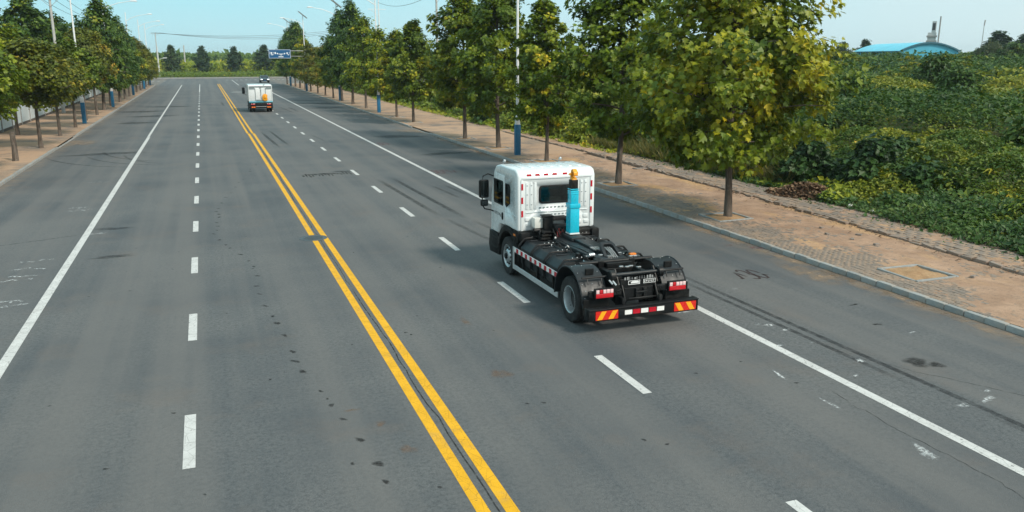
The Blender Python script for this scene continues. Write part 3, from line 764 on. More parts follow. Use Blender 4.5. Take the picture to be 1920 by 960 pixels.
# ================================================================== VEHICLES
def arc_pts(cy, cz, r, a0, a1, n):
    return [(cy + r * math.cos(R(a)), cz + r * math.sin(R(a))) for a in np.linspace(a0, a1, n)]
def rrect(x0, x1, z0, z1, r, n=4):
    P = []
    for cx, cz, a in ((x1 - r, z1 - r, 0), (x0 + r, z1 - r, 90), (x0 + r, z0 + r, 180), (x1 - r, z0 + r, 270)):
        P += [(cx + r * math.cos(R(a + k * 90 / n)), cz + r * math.sin(R(a + k * 90 / n))) for k in range(n + 1)]
    return P
def truck_wheel(parent, x, y, r, w, side, dual):
    """side -1 left / +1 right; the outer face points to side"""
    root = empty('wheel', (x, y, r), 0, parent)
    s = side
    def tyre(cx):
        pr = [(.56 * r, -.42 * w), (.62 * r, -.49 * w), (.80 * r, -.5 * w), (.94 * r, -.46 * w), (.985 * r, -.38 * w), (1.0 * r, -.30 * w), (1.0 * r, -.235 * w), (.978 * r, -.225 * w), (.978 * r, -.19 * w), (1.003 * r, -.18 * w), (1.003 * r, -.02 * w), (.978 * r, -.015 * w)]
        pr += [(a, -b) for a, b in pr[::-1]]
        return [(a, b * s + cx) for a, b in pr]
    m = MB()
    m.lathe(tyre(0), (0, 0, 0), 'x', 44)
    if dual: m.lathe(tyre(-s * (w + .04)), (0, 0, 0), 'x', 44)
    m.build('tyre', 'tyre_rubber_solid', root, ang=30)
    m = MB()
    if dual:   # deep dish
        m.lathe([(.57 * r, .44 * w * s), (.60 * r, .47 * w * s), (.585 * r, .48 * w * s), (.55 * r, .44 * w * s), (.53 * r, .30 * w * s), (.51 * r, -.12 * w * s)], (0, 0, 0), 'x', 40)
        d_ = MB(); d_.lathe([(.508 * r, -.10 * w * s), (.49 * r, -.22 * w * s), (.44 * r, -.40 * w * s), (.24 * r, -.46 * w * s), (.001, -.46 * w * s)], (0, 0, 0), 'x', 40); d_.build('shaded_wheel_disc', 'shaded_wheel_disc', root)
    else:      # dished outwards, with hand holes shown by a dark ring
        m.lathe([(.57 * r, .44 * w * s), (.60 * r, .47 * w * s), (.585 * r, .48 * w * s), (.55 * r, .42 * w * s), (.50 * r, .20 * w * s), (.45 * r, .24 * w * s), (.30 * r, .52 * w * s), (.26 * r, .54 * w * s), (.001, .54 * w * s)], (0, 0, 0), 'x', 40)
    m.build('rim', 'rim_silver', root, ang=40)
    if dual:
        m = MB(); m.lathe([(.20 * r, -.46 * w * s), (.20 * r, -.05 * w * s), (.16 * r, 0), (.10 * r, .06 * w * s), (.001, .06 * w * s)], (0, 0, 0), 'x', 20); m.build('hub', 'black_chassis', root)
        bz, br, bl = -.44, .31, .10
    else:
        m = MB(); m.lathe([(.15 * r, .53 * w * s), (.15 * r, .68 * w * s), (.10 * r, .74 * w * s), (.001, .74 * w * s)], (0, 0, 0), 'x', 20); m.build('hub', 'black_chassis', root)
        m = MB()
        for k in range(10):
            a = 2 * math.pi * k / 10; c, d = math.cos(a), math.sin(a)
            m.lathe([(.055 * r, .255 * w * s), (.055 * r, .44 * w * s), (.001, .44 * w * s)], (0, c * .40 * r, d * .40 * r), 'x', 8)
        m.build('hand_holes', 'black_chassis', root)
        bz, br, bl = .52, .22, .10
    m = MB()
    for k in range(10):
        a = 2 * math.pi * k / 10
        m.lathe([(.022, bz * w * s), (.022, (bz + bl) * w * s), (.001, (bz + bl) * w * s)], (0, math.cos(a) * br * r, math.sin(a) * br * r), 'x', 6)
    m.build('wheel_nuts', 'steel', root)
    return root

def chevron(parent, x0, x1, z0, z1, y, flip):
    root = MB().prism(rrect(x0, x1, z0, z1, .01, 2), y - .012, y, 'y').build('chevron_plate', 'chevron_red', parent)
    h = z1 - z0; w = x1 - x0
    for k in (0, 1):
        a = .06 + k * .50
        if flip: P = [(x1 - w * a, z0 + .008), (x1 - w * (a + .22), z0 + .008), (x1 - w * (a + .22) - h * .0 - w * .20, z1 - .008), (x1 - w * a - w * .20, z1 - .008)]
        else: P = [(x0 + w * a, z0 + .008), (x0 + w * (a + .22), z0 + .008), (x0 + w * (a + .22) + w * .20, z1 - .008), (x0 + w * a + w * .20, z1 - .008)]
        P = [(min(max(p, x0 + .006), x1 - .006), q) for p, q in P]
        MB().prism(P, y - .016, y - .0125, 'y').build('yellow_stripe', 'chevron_yellow', root, smooth=False)
    return root
def tail_light(parent, x0, x1, z0, z1, y):
    r_ = MB().box(x0 - .015, x1 + .015, y, y + .08, z0 - .015, z1 + .02).build('tail_light', 'black_plastic', parent, .01)
    zm = z0 + (z1 - z0) * .55
    MB().box(x0, x1, y - .022, y - .001, z0, zm - .004).build('red_lens', 'tail_red', r_, .008)
    k = 5; w = (x1 - x0) / k
    for i in range(k):
        MB().box(x0 + i * w + .006, x0 + (i + 1) * w - .006, y - .024, y - .001, zm, z1).build('lamp_cell', 'tail_clear' if i % 2 == 0 or i > 2 else 'tail_red', r_, .006)
    return r_

def hook_truck():
    T = empty('hook_lift_truck', (8.72, 16.5, 0), .008)
    tag(T, 'white cab hook lift truck with bare black chassis and blue upright arm', 'truck')
    # wheels
    for s in (-1, 1):
        truck_wheel(T, s * 1.16, 0, .53, .29, s, True)
        truck_wheel(T, s * 1.01, 4.46, .53, .29, s, False)
    # frame: two channel rails with cross members, axles
    m = MB()
    for s in (-1, 1):
        m.box(s * .43 - .04, s * .43 + .04, -.80, 5.3, .72, 1.0)
        m.box(s * .43 - .05, s * .43 + .05, -.80, 5.3, .70, .735); m.box(s * .43 - .05, s * .43 + .05, -.80, 5.3, .985, 1.015)
    for y in (-.7, -.1, .8, 1.7, 2.6, 3.5): m.box(-.388, .388, y, y + .09, .78, .95)
    m.build('chassis_frame', 'black_chassis', T, .008, 1)
    m = MB(); m.tube([(-1.0, 0, .53), (1.0, 0, .53)], .09, 12); m.ball((0, 0, .53), .26, 12); m.tube([(-.95, 4.46, .5), (.95, 4.46, .5)], .06, 8); m.tube([(0, .2, .55), (0, 3.4, .75)], .05, 8)
    m.build('axles', 'black_chassis', T)
    m = MB()
    for s in (-1, 1):
        for k in range(5): m.box(s * .62 - .04, s * .62 + .04, -.75 + k * .13, .75 - k * .13, .66 + k * .026, .684 + k * .026)
    m.build('leaf_springs', 'black_chassis', T)

    # ---- cab shell
    W = 1.13
    m = MB()
    prof = [(3.72, 1.34), (3.72, 2.79), (3.79, 2.93), (3.95, 2.985), (5.10, 2.99), (5.42, 2.93), (5.58, 2.80), (5.86, 2.02), (5.90, 1.00), (5.28, 1.00), (5.12, 1.30), (4.9, 1.345)]
    m.prism(prof, -W, W, 'x')
    shell = m.build('cab', 'white_paint', T, .06, 4, 40)
    # hollow it out: cavity, windscreen, back window, door and quarter windows
    def cutter(prof, a, b, ax):
        return MB().prism(prof, a, b, ax).build('cutter', 'cab_lining', T, smooth=False)
    cav = cutter([(3.80, 1.42), (3.80, 2.74), (3.92, 2.90), (5.10, 2.91), (5.36, 2.86), (5.50, 2.74), (5.76, 2.02), (5.80, 1.42)], -1.05, 1.05, 'x')
    wsc = cutter([(5.55, 2.10), (5.62, 2.74), (5.36, 2.74), (5.30, 2.10)], -.98, .98, 'x'); wsc.location = (0, .28, 0)
    bwc = cutter(rrect(-.48, .43, 2.115, 2.52, .07, 6), 3.60, 3.90, 'y')
    dwc = cutter(rrect(4.835, 5.545, 1.905, 2.525, .04), -1.4, 1.4, 'x'); qwc = cutter([(4.315, 2.03), (4.315, 2.44), (4.38, 2.50), (4.60, 2.50), (4.625, 2.46), (4.625, 1.96), (4.58, 1.92)], -1.4, 1.4, 'x')
    cut_holes(shell, [cav, wsc, bwc, dwc, qwc])
    for x in (-.58, .0, .58):    # seats and dashboard seen through the panes
        m = MB(); m.box(x - .25, x + .25, 4.15, 4.65, 1.43, 1.72); m.box(x - .25, x + .25, 3.98, 4.14, 1.60, 2.18); m.box(x - .14, x + .14, 3.99, 4.10, 2.20, 2.40); m.build('seat', 'seat_brown', T, .05, 2)
    MB().prism([(5.36, 1.43), (5.40, 1.96), (5.70, 1.98), (5.74, 1.43)], -1.03, 1.03, 'x').build('dashboard', 'black_plastic', T, .03, 2)
    sw = MB(); sw.tube([Matrix.Translation((-.56, 5.22, 2.0)) @ Matrix.Rotation(R(35), 4, 'X') @ Vector((.21 * math.cos(a), .21 * math.sin(a), 0)) for a in np.linspace(0, 6.2832, 25)], .016, 6); sw.tube([(-.56, 5.22, 2.0), (-.56, 5.42, 1.86)], .03, 6); sw.build('steering_wheel', 'black_plastic', T)
    # roof stiffening ribs
    m = MB()
    for k in range(7):
        x = -.84 + k * .28
        m.prism([(x - .055, 2.98), (x + .055, 2.98), (x + .035, 3.006), (x - .035, 3.006)], 4.1, 5.0, 'y')
    m.build('roof_ribs', 'white_paint', shell, .012, 2)
    m = MB()
    for x in (-.98, .72):
        m.tube([(x, 5.25, 2.97), (x, 5.25, 3.04), (x + .02, 5.20, 3.07)], .018, 6); m.ball((x + .02, 5.19, 3.07), .045, 8)
    m.build('marker_lamps', 'steel', T)
    # back wall: frame, beads, and slots coloured grey for the shade in them
    yb = 3.718
    m = MB()
    m.prism([(-1.04, 2.735), (1.04, 2.735), (1.0, 2.80), (-1.0, 2.80)], yb - .022, yb + .01, 'y')
    m.prism([(-1.045, 1.36), (-.975, 1.36), (-.975, 2.735), (-1.045, 2.735)], yb - .022, yb + .01, 'y'); m.prism([(1.045, 1.36), (.975, 1.36), (.975, 2.735), (1.045, 2.735)], yb - .022, yb + .01, 'y')
    m.box(-.90, .90, yb - .020, yb + .01, 1.835, 1.862)
    m.build('back_wall_frame', 'white_paint', shell, .012, 2)
    for x in (-.865, -.745, -.63, .60, .72, .84):
        m = MB(); m.prism(rrect(x - .038, x + .038, 1.93, 2.66, .03, 3), yb - .016, yb + .01, 'y'); m.build('wall_bead', 'white_paint', shell, .008, 2)
    for x0, x1 in ((-.92, -.80), (-.74, -.58), (.58, .70), (.78, .92)):
        for a, b, c in ((0, 1.62, 1.72), (.03, 1.47, 1.56)):
            m = MB(); m.prism(rrect(x0 + a, x1 + a, b, c, .02, 3), yb - .022, yb + .01, 'y'); m.build('wall_pad', 'white_paint', shell, .008, 2)
    m = MB()
    for z, n, x0 in ((1.95, 9, -.52), (1.755, 7, -.40)):
        for k in range(n): m.prism(rrect(x0 + k * .11, x0 + k * .11 + .06, z, z + .030, .012, 2), yb - .014, yb + .01, 'y')
    for x in (-.865, -.745, .72, .84):
        for z in (2.05, 2.32, 2.56): m.prism(rrect(x - .022, x + .022, z, z + .022, .009, 2), yb - .021, yb - .014, 'y')
    m.build('shaded_slots', 'shade_trim_grey', shell)
    # back window
    g = MB().prism(rrect(-.52, .47, 2.078, 2.557, .09, 6), yb - .030, yb + .01, 'y').build('back_window', 'black_plastic', T, .01, 2); cut_holes(g, [bwc])
    MB().prism(rrect(-.485, .435, 2.11, 2.525, .07, 6), yb - .012, yb - .006, 'y').build('glass', 'clear_glass', g)
    # red reflectors
    for k in range(6):
        x = -.80 + k * .245 if k < 4 else (.235 if k == 4 else .56)
        MB().box(x - .062, x + .062, yb - .004, yb + .03, 2.825, 2.872, Matrix.Translation((0, .012, 0))).build('red_reflector', 'reflector_red', T)
    for s in (-1, 1):
        for z in (1.74, 2.10, 2.46):
            MB().box(s * 1.01 - .027, s * 1.01 + .027, yb - .028, yb - .0225, z, z + .17).build('red_reflector', 'reflector_red', T)
    # cab sides: doors, glass, handles, seams, steps
    for s in (-1, 1):
        X = s * W
        dr = MB().prism([(4.72, 1.36), (4.72, 2.72), (5.50, 2.72), (5.72, 2.05), (5.76, 1.04), (5.30, 1.04), (5.14, 1.34)], X - .006 * s, X + .010 * s, 'x').build('door', 'white_paint', T, .008, 2); cut_holes(dr, [dwc])
        wf = MB().prism(rrect(4.80, 5.58, 1.87, 2.56, .05), X + .0105 * s, X + .017 * s, 'x').build('door_window', 'black_plastic', dr); cut_holes(wf, [dwc])
        MB().prism(rrect(4.835, 5.545, 1.905, 2.525, .04), X + .004 * s, X + .008 * s, 'x').build('door_glass', 'clear_glass', dr)
        qf = MB().prism([(4.28, 2.02), (4.28, 2.46), (4.36, 2.53), (4.62, 2.53), (4.66, 2.48), (4.66, 1.94), (4.58, 1.87)], X - .004 * s, X + .014 * s, 'x').build('quarter_window', 'black_plastic', T, .004); cut_holes(qf, [qwc])
        MB().prism([(4.315, 2.03), (4.315, 2.44), (4.38, 2.50), (4.60, 2.50), (4.625, 2.46), (4.625, 1.96), (4.58, 1.92)], X + .004 * s, X + .008 * s, 'x').build('quarter_glass', 'clear_glass', qf)
        m = MB(); m.prism(rrect(4.80, 4.92, 1.47, 1.68, .055), X + .0105 * s, X + .026 * s, 'x'); m.build('handle', 'black_plastic', dr, .006)
        m = MB(); m.box(X - .002 * s, X + .013 * s, 3.80, 5.72, 1.735, 1.75); m.build('side_crease', 'white_paint', shell, .004, 1)
        M = Matrix.Translation((X + .0125 * s, 5.26, 1.585)) @ Matrix.Rotation(R(90) * s, 4, 'Z') @ Matrix.Rotation(R(90), 4, 'X')
        text_mesh('128 2274kg', .12, M, 'door_lettering', 'dark_print', dr, .001)
        # front wheel arch and step housing in black plastic
        P = arc_pts(4.46, .56, .82, 12, 168, 14) + arc_pts(4.46, .56, .66, 168, 12, 14)
        m = MB(); m.prism(P, X - .62 * s, X + .022 * s, 'x')
        m.prism([(3.66, 1.05), (3.66, 1.345), (4.0, 1.345), (3.86, 1.22), (3.78, 1.05)], X - .5 * s, X + .018 * s, 'x')
        m.build('wheel_arch', 'black_plastic', T, .012, 2)
        MB().box(X + .0225 * s, X + .034 * s, 3.82, 3.96, 1.205, 1.26).build('marker_light', 'amber', T)
        m = MB(); m.prism([(5.14, .40), (5.24, 1.00), (5.95, 1.00), (6.02, .55), (5.92, .36)], X - .5 * s, X + .024 * s, 'x'); m.box(X - .4 * s, X + .04 * s, 5.2, 5.66, .55, .60); m.box(X - .4 * s, X + .04 * s, 5.25, 5.7, .84, .88)
        m.build('step_housing', 'black_plastic', T, .03, 2)
        # mirrors on bent arms
        mr = MB(); Y = 5.62
        mr.tube([(X, Y, 2.60), (X + .16 * s, Y + .05, 2.66), (X + .30 * s, Y + .06, 2.60), (X + .33 * s, Y + .06, 2.46), (X + .33 * s, Y + .06, 1.78), (X + .26 * s, Y + .05, 1.66), (X + .08 * s, Y + .03, 1.62), (X, Y, 1.58)], .018, 8)
        mi = mr.build('mirror', 'black_plastic', T)
        hs = MB(); hs.prism(rrect(X + .14 * s - .14, X + .14 * s + .14, 1.98, 2.50, .05), Y + .0, Y + .12, 'y', Matrix.Translation((.14 * s, 0, 0))); hs.prism(rrect(X + .14 * s - .11, X + .14 * s + .11, 1.74, 1.93, .04), Y + .0, Y + .10, 'y', Matrix.Translation((.13 * s, 0, 0)))
        hs.build('housing', 'black_plastic', mi, .03, 3)
        gl = MB(); gl.prism(rrect(X + .28 * s - .11, X + .28 * s + .11, 2.01, 2.47, .04), Y - .006, Y - .0005, 'y'); gl.prism(rrect(X + .27 * s - .085, X + .27 * s + .085, 1.765, 1.905, .03), Y - .006, Y - .0005, 'y'); gl.build('mirror_glass', 'cab_glass', mi)
    # windscreen, front panel and bumper (the side turned away)
    ws = MB(); ws.add([(-1.0, 5.84, 2.05), (1.0, 5.84, 2.05), (.94, 5.60, 2.78), (-.94, 5.60, 2.78)], [(0, 1, 2, 3)]); ws.build('windscreen', 'clear_glass', T)
    for c in (cav, wsc, bwc, dwc, qwc): bpy.data.objects.remove(c)
    MB().box(-1.12, 1.12, 5.86, 6.02, .38, 1.0).build('front_bumper', 'white_paint', T, .04, 2)
    MB().box(-.8, .8, 5.885, 5.93, 1.25, 1.75).build('grille', 'black_plastic', T, .02, 2)
    # under the back wall: black cross-beam, arched engine cover, boxes
    m = MB(); m.box(-1.10, 1.10, 3.50, 3.74, 1.10, 1.335); m.box(-.30, -.05, 3.2, 3.70, .98, 1.3); m.prism(rrect(.92, 1.14, 1.02, 1.36, .05), 3.42, 3.70, 'y'); m.build('rear_cab_mount', 'black_plastic', T, .015, 2)
    m = MB(); A = [(-.52, 1.30), (-.46, 1.64), (-.34, 1.72), (.22, 1.72), (.34, 1.62), (.42, 1.30)]; Bi = [(.30, 1.30), (.24, 1.54), (.17, 1.62), (-.30, 1.62), (-.38, 1.56), (-.42, 1.30)]
    m.prism(A + Bi, 3.52, 3.735, 'y'); m.build('engine_arch', 'black_plastic', T, .014, 2)
    m = MB(); m.prism([(-.36, 1.0), (.24, 1.0), (.22, 1.50), (-.32, 1.54)], 3.30, 3.62, 'y'); m.tube([(-.30, 3.2, 1.46), (.2, 3.2, 1.52)], .10, 12); m.box(-.26, .12, 3.05, 3.3, 1.08, 1.30); m.build('engine_cover', 'black_chassis', T, .012, 2)
    MB().box(-.76, -.53, 3.42, 3.66, 1.47, 1.74).build('control_box', 'cream_box', T, .012, 2)
    m = MB(); m.box(-.755, -.755 + .004, 3.48, 3.56, 1.55, 1.68); m.build('box_label', 'grey_plastic', T)
    m = MB(); m.box(-.525, -.29, 3.28, 3.56, 1.20, 1.79); m.box(-.56, -.26, 3.26, 3.58, 1.78, 1.81); m.build('air_intake', 'black_plastic', T, .014, 2)
    m = MB()
    for k in range(5): m.box(-.72 + .02 * k, -.42 + .01 * k, 3.2 - .02 * k, 3.5, 1.02 + .09 * k, 1.075 + .09 * k)
    m.tube([(-.80, 3.4, 1.42), (-.62, 3.4, 1.42)], .06, 10); m.tube([(-.66, 3.3, 1.05), (-.66, 3.3, 1.45)], .035, 8); m.tube([(-.58, 3.25, 1.05), (-.58, 3.25, 1.4)], .03, 8); m.box(-.96, -.72, 3.3, 3.6, .92, 1.12)
    m.build('air_dryer', 'black_chassis', T, .008, 1)
    m = MB()
    for k, (x, z) in enumerate(((-.30, 1.28), (-.25, 1.34), (-.20, 1.27), (-.14, 1.31))): m.tube([(x, 3.02, z - .15), (x + .005, 2.96, z + .02), (x + .03, 3.05, z + .16)], .016, 6)
    m.tube([(.05, 3.06, 1.62), (.12, 3.00, 1.52), (.22, 2.98, 1.38)], .034, 8); m.build('red_hoses', 'hose_red', T)
    m = MB(); m.tube([(.02, 3.04, 1.60), (.09, 2.98, 1.50), (.19, 2.96, 1.36)], .016, 6)
    for x in (-.34, -.08): m.ball((x, 3.0, 1.27), .035, 8)
    m.ball((-.23, 2.96, 1.25), .03, 8); m.build('hose_ends', 'hose_white', T)
    m = MB()
    for k in range(7):
        x = -.36 + .10 * k; m.tube([(x, 3.15, 1.50), (x - .05, 2.95, 1.44 + .03 * (k % 3)), (x + .05, 2.86, 1.25), (x * .6, 2.75, 1.12), (x * .5, 2.5, 1.05)], .018, 6)
    m.tube([(-.40, 3.1, 1.2), (-.46, 2.95, 1.05), (-.35, 2.85, .98), (-.2, 2.9, 1.05)], .02, 6)
    m.build('black_hoses', 'black_plastic', T)
    # ---- upright hook arm: base plate, lower sleeve, upper sleeve, black inner box, orange hook
    hx, hy = .02, 2.72
    arm = MB().box(hx - .165, hx + .165, hy - .15, hy + .15, 1.46, 2.10).build('hook_arm', 'blue_arm_paint', T, .016, 2)
    MB().box(hx - .185, hx + .185, hy - .17, hy + .17, 2.10, 2.22).build('collar', 'blue_arm_paint', arm, .014, 2)
    MB().box(hx - .14, hx + .14, hy - .125, hy + .125, 2.22, 2.56).build('upper_sleeve', 'blue_arm_paint', arm, .012, 2)
    m = MB()
    for z in (2.46, 2.52, 2.58): m.box(hx - .148, hx + .148, hy - .132, hy + .132, z, z + .022)
    m.build('sleeve_lips', 'blue_arm_paint', arm, .004, 1)
    MB().box(hx - .118, hx + .118, hy - .105, hy + .105, 2.55, 2.83).build('inner_box', 'black_plastic', arm, .01, 2)
    m = MB(); m.box(hx - .18, hx + .18, hy - .17, hy + .17, 1.415, 1.458); m.build('base_plate', 'white_paint', arm, .01, 1)
    m = MB(); m.prism([(hy - .12, 1.46), (hy + .12, 1.46), (hy + .12, 2.06), (hy - .06, 2.06)], hx - .185, hx - .166, 'x'); m.build('side_plate', 'blue_arm_paint', arm, .005, 1)
    # hook: C-shape, open to the rear
    C = [(.10, .0), (.11, .12), (.075, .22), (.0, .275), (-.09, .265), (-.16, .20), (-.18, .12), (-.135, .10), (-.115, .16), (-.06, .205), (.0, .19), (.03, .13), (.02, .08), (-.06, .05), (-.10, .0)]
    m = MB(); m.prism([(hy + p * 1.0, 2.83 + q) for p, q in C], hx - .075, hx + .075, 'x'); m.box(hx - .085, hx + .085, hy - .09, hy + .10, 2.815, 2.872); m.prism([(hx - .05, 2.93), (hx - .16, 2.95), (hx - .17, 2.99), (hx - .05, 3.02)], hy - .03, hy + .05, 'y')
    m.build('hook', 'orange_hook_paint', arm, .014, 2)
    arm.scale = (.78, .85, 1); arm.location = (hx * .22, hy * .15, 0)
    # ---- lifting frame lying on the chassis
    m = MB()
    m.prism([(-.34, 2.95), (.34, 2.95), (.40, 2.2), (.30, 1.5), (.30, .9), (.40, .35), (-.40, .35), (-.30, .9), (-.30, 1.5), (-.40, 2.2)], 1.24, 1.30, 'z')
    m.box(-.20, .20, 2.3, 2.98, 1.30, 1.40); m.box(-.12, .12, .9, 2.4, 1.30, 1.365)
    m.prism([(-.46, 2.9), (-.36, 2.9), (-.30, 1.0), (-.40, 1.0)], 1.14, 1.28, 'z'); m.prism([(.46, 2.9), (.36, 2.9), (.30, 1.0), (.40, 1.0)], 1.14, 1.28, 'z')
    m.build('jib_plate', 'black_guard', T, .015, 2)
    m = MB()    # sub-frame that carries the arm
    for s in (-1, 1):
        m.box(s * .40 - .05, s * .40 + .05, -.72, 3.2, 1.016, 1.15)
        m.box(s * .40 - .07, s * .40 + .07, .2, .5, 1.02, 1.30); m.box(s * .52 - .03, s * .52 + .03, 2.0, 2.2, 1.0, 1.24); m.box(s * .5 - .04, s * .5 + .04, 1.2, 1.35, 1.0, 1.26)
    for y in (-.55, .05, .6, 1.55, 2.9): m.box(-.35, .35, y, y + .12, 1.03, 1.14)
    m.build('sub_frame', 'black_chassis', T, .01, 1)
    for s in (-1, 1):    # hydraulic cylinders, one each side of the jib
        m = MB(); m.tube([(s * .56, 2.75, 1.16), (s * .50, 1.35, 1.12)], .085, 14); m.tube([(s * .56, 2.85, 1.165), (s * .56, 2.72, 1.16)], .105, 14); m.tube([(s * .50, 1.40, 1.12), (s * .495, 1.28, 1.118)], .105, 14)
        c_ = m.build('hydraulic_cylinder', 'black_chassis', T); m = MB(); m.lathe([(.07, -.05), (.07, .05), (.001, .05)], (s * .46, .52, 1.08), 'x', 12); m.build('rod_eye', 'black_chassis', c_)
        m = MB(); m.tube([(s * .495, 1.3, 1.12), (s * .46, .55, 1.085)], .042, 12); m.build('piston_rod', 'steel', c_)
    m = MB(); m.box(-.20, .02, .96, 1.25, 1.366, 1.392); m.lathe([(.001, -.07), (.055, -.07), (.055, .07), (.001, .07)], (-.36, .82, 1.30), 'x', 12); m.box(-.12, .06, .44, .50, 1.31, 1.35)
    m.build('bright_fitting', 'steel', T)
    # U-shaped yoke standing on the frame with a gap in it
    A = [(-.24, 0), (-.20, .38), (-.14, .50), (.14, .50), (.20, .38), (.24, 0), (.15, 0), (.12, .36), (.08, .41), (-.08, .41), (-.12, .36), (-.15, 0)]
    Mx = Matrix.Translation((.08, .55, 1.27)) @ Matrix.Rotation(R(-58), 4, 'X')
    m = MB(); m.prism(A, -.05, .05, 'y', Mx); m.build('yoke', 'black_guard', T, .012, 2)
    for k in range(3):
        m = MB(); m.tube([(-.02 + .06 * k, .95, 1.36), (-.02 + .06 * k, .80, 1.46), (0 + .05 * k, .55, 1.40), (.02 + .05 * k, .40, 1.30)], .014, 6); m.build('grey_pipe', 'grey_plastic', T)
    m = MB(); m.tube([(-.50, 2.0, 1.24), (-.47, 1.95, 1.30), (-.42, 1.93, 1.22), (-.40, 1.75, 1.18), (-.36, 1.4, 1.2)], .016, 6); m.build('grey_pipe', 'hose_white', T)
    m = MB(); m.tube([(-.62, 2.6, 1.20), (-.64, 2.52, 1.10), (-.58, 2.48, 1.06)], .018, 6)
    m.build('grey_pipe', 'hose_white', T)
    for s in (-1, 1):
        for y in (.75, 1.7, 2.35):
            m = MB(); m.tube([(s * .50, y - .12, 1.20), (s * .56, y - .08, 1.29), (s * .58, y + .05, 1.31), (s * .55, y + .14, 1.2)], .022, 6); m.build('lift_eye', 'black_chassis', T)
    m = MB()
    for k in range(16): m.box(*sorted((-.45 + .06 * k, -.41 + .06 * k)), .25 + .02 * (k % 3), .31 + .02 * (k % 4), 1.15, 1.19 + .03 * (k % 3))
    m.build('valve_block', 'black_chassis', T, .006, 1)
    m = MB(); m.tube([(-.95, .26, 1.26), (.95, .26, 1.26)], .045, 10); m.box(-.75, .75, .30, .40, 1.17, 1.28); m.box(-.30, .34, .1, .3, 1.15, 1.25)
    m.build('locking_bar', 'black_chassis', T, .006, 1)
    m = MB()
    for x, y, z in ((-.30, .46, 1.36), (-.1, -.2, 1.22), (.02, -.26, 1.22), (.16, -.18, 1.21), (.3, -.3, 1.2), (.42, .3, 1.31), (.55, .34, 1.30), (.28, .62, 1.33), (-.44, .88, 1.24), (.35, 1.1, 1.32)):
        m.box(x - .05, x + .05, y - .03, y + .03, z, z + .035)
    m.build('bright_fittings', 'steel', T, .008, 1)
    MB().box(.46, .62, .40, .50, 1.30, 1.36).build('amber_beacon', 'amber', T, .01)
    # ---- side tanks, straps, guard rails
    for s in (-1, 1):
        for k in range(3):
            y0 = .96 + k * .86; y1 = y0 + .80
            tk = MB(); tk.prism([(s * .50, .52), (s * 1.10, .52), (s * 1.14, .60), (s * 1.14, .98), (s * .98, 1.15), (s * .50, 1.17)], y0, y1, 'y'); tk.build('tank_cover', 'black_guard', T, .02, 2)
            r_ = MB(); r_.box(*sorted((s * .58, s * .94)), y0 + .12, y0 + .16, 1.158, 1.185); r_.build('cover_rib', 'black_guard', T, .006, 1); r_ = MB(); r_.box(*sorted((s * .58, s * .94)), y0 + .60, y0 + .64, 1.158, 1.185); r_.build('cover_rib', 'black_guard', T, .006, 1)
        for k in range(4):
            y = .93 + k * .86
            m = MB(); m.tube([(s * .46, y, 1.20), (s * .96, y, 1.205), (s * 1.02, y, 1.19), (s * 1.17, y, 1.02), (s * 1.18, y, .95), (s * 1.18, y, .58)], .026, 8); m.build('strap', 'black_chassis', T)
            m = MB()
            for q in (.56, .68, .80): m.ball((s * q, y, 1.235), .016, 6)
            m.build('strap_bolts', 'steel', T)
        xx = s * 1.20
        MB().prism([(xx - .012, .32), (xx + .012, .32), (xx + .012, .45), (xx - .012, .45)], .86, 3.78, 'y').build('guard_rail', 'aluminium', T, .004, 1)
        MB().prism([(xx - .012, .80), (xx + .012, .80), (xx + .012, .93), (xx - .012, .93)], .86, 3.78, 'y').build('guard_rail', 'aluminium', T, .004, 1)
        MB().box(xx - .018, xx + .010, 3.78, 3.86, .32, .935).build('guard_post', 'aluminium', T, .004, 1)
        for y in (1.2, 2.2, 3.2): MB().box(*sorted((s * 1.10, s * 1.187)), y, y + .05, .34, .92).build('guard_bracket', 'black_chassis', T)
        n = 18
        for k in range(n):
            y0 = .90 + k * 2.86 / n
            MB().box(*sorted((xx + s * .0125, xx + s * .017)), y0 + .008, y0 + 2.86 / n - .008, .81, .922).build('reflector_tile', 'reflector_red' if k % 2 == 0 else 'reflector_white', T, smooth=False)
    # ---- rear mudguards: curved sheet with rolled lip, rivets, skirt
    for s in (-1, 1):
        a = arc_pts(0, .53, .76, 4, 172, 22); a = [(p, q) for p, q in a]
        outer = [(.78, .50)] + a + [(-.80, .55)]
        inner = [(p * .975, .53 + (q - .53) * .975) for p, q in outer][::-1]
        m = MB(); m.prism(outer + inner, *sorted((s * .70, s * 1.33)), axis='x'); g = m.build('mudguard', 'black_guard', T, .006, 1, 30)
        lip = [(s * 1.325, p, q) for p, q in [(.775, .50)] + a + [(-.80, .55)]]
        MB().tube(lip, .020, 8).build('rolled_lip', 'black_guard', g)
        m = MB()
        for i in range(2, 21, 3):
            p, q = a[i]; k = 1.012
            for x in (.78, 1.02, 1.26): m.ball((s * x, p * k, .53 + (q - .53) * k), .011, 5)
        for x in (.78, .95, 1.12, 1.27): m.ball((s * x, -.812, .66), .012, 5); m.ball((s * x, -.80, .93), .012, 5)
        m.build('rivets', 'steel', g)
        m = MB(); m.box(*sorted((s * .70, s * 1.335)), -.835, -.80, .34, .74); m.build('mud_flap', 'black_plastic', T, .008, 1)
        m = MB(); m.tube([(s * 1.28, -.60, 1.17), (s * .50, -.62, 1.17)], .024, 8)
        for x in (.82, 1.16): m.tube([(s * x, -.60, 1.17), (s * x, -.66, 1.08), (s * x, -.68, 1.03)], .012, 6)
        m.build('guard_stay', 'black_chassis', T)
        m = MB(); m.box(*sorted((s * .90, s * 1.10)), -.42, -.36, 1.18, 1.32); m.build('guard_bracket', 'black_plastic', T, .01, 1)
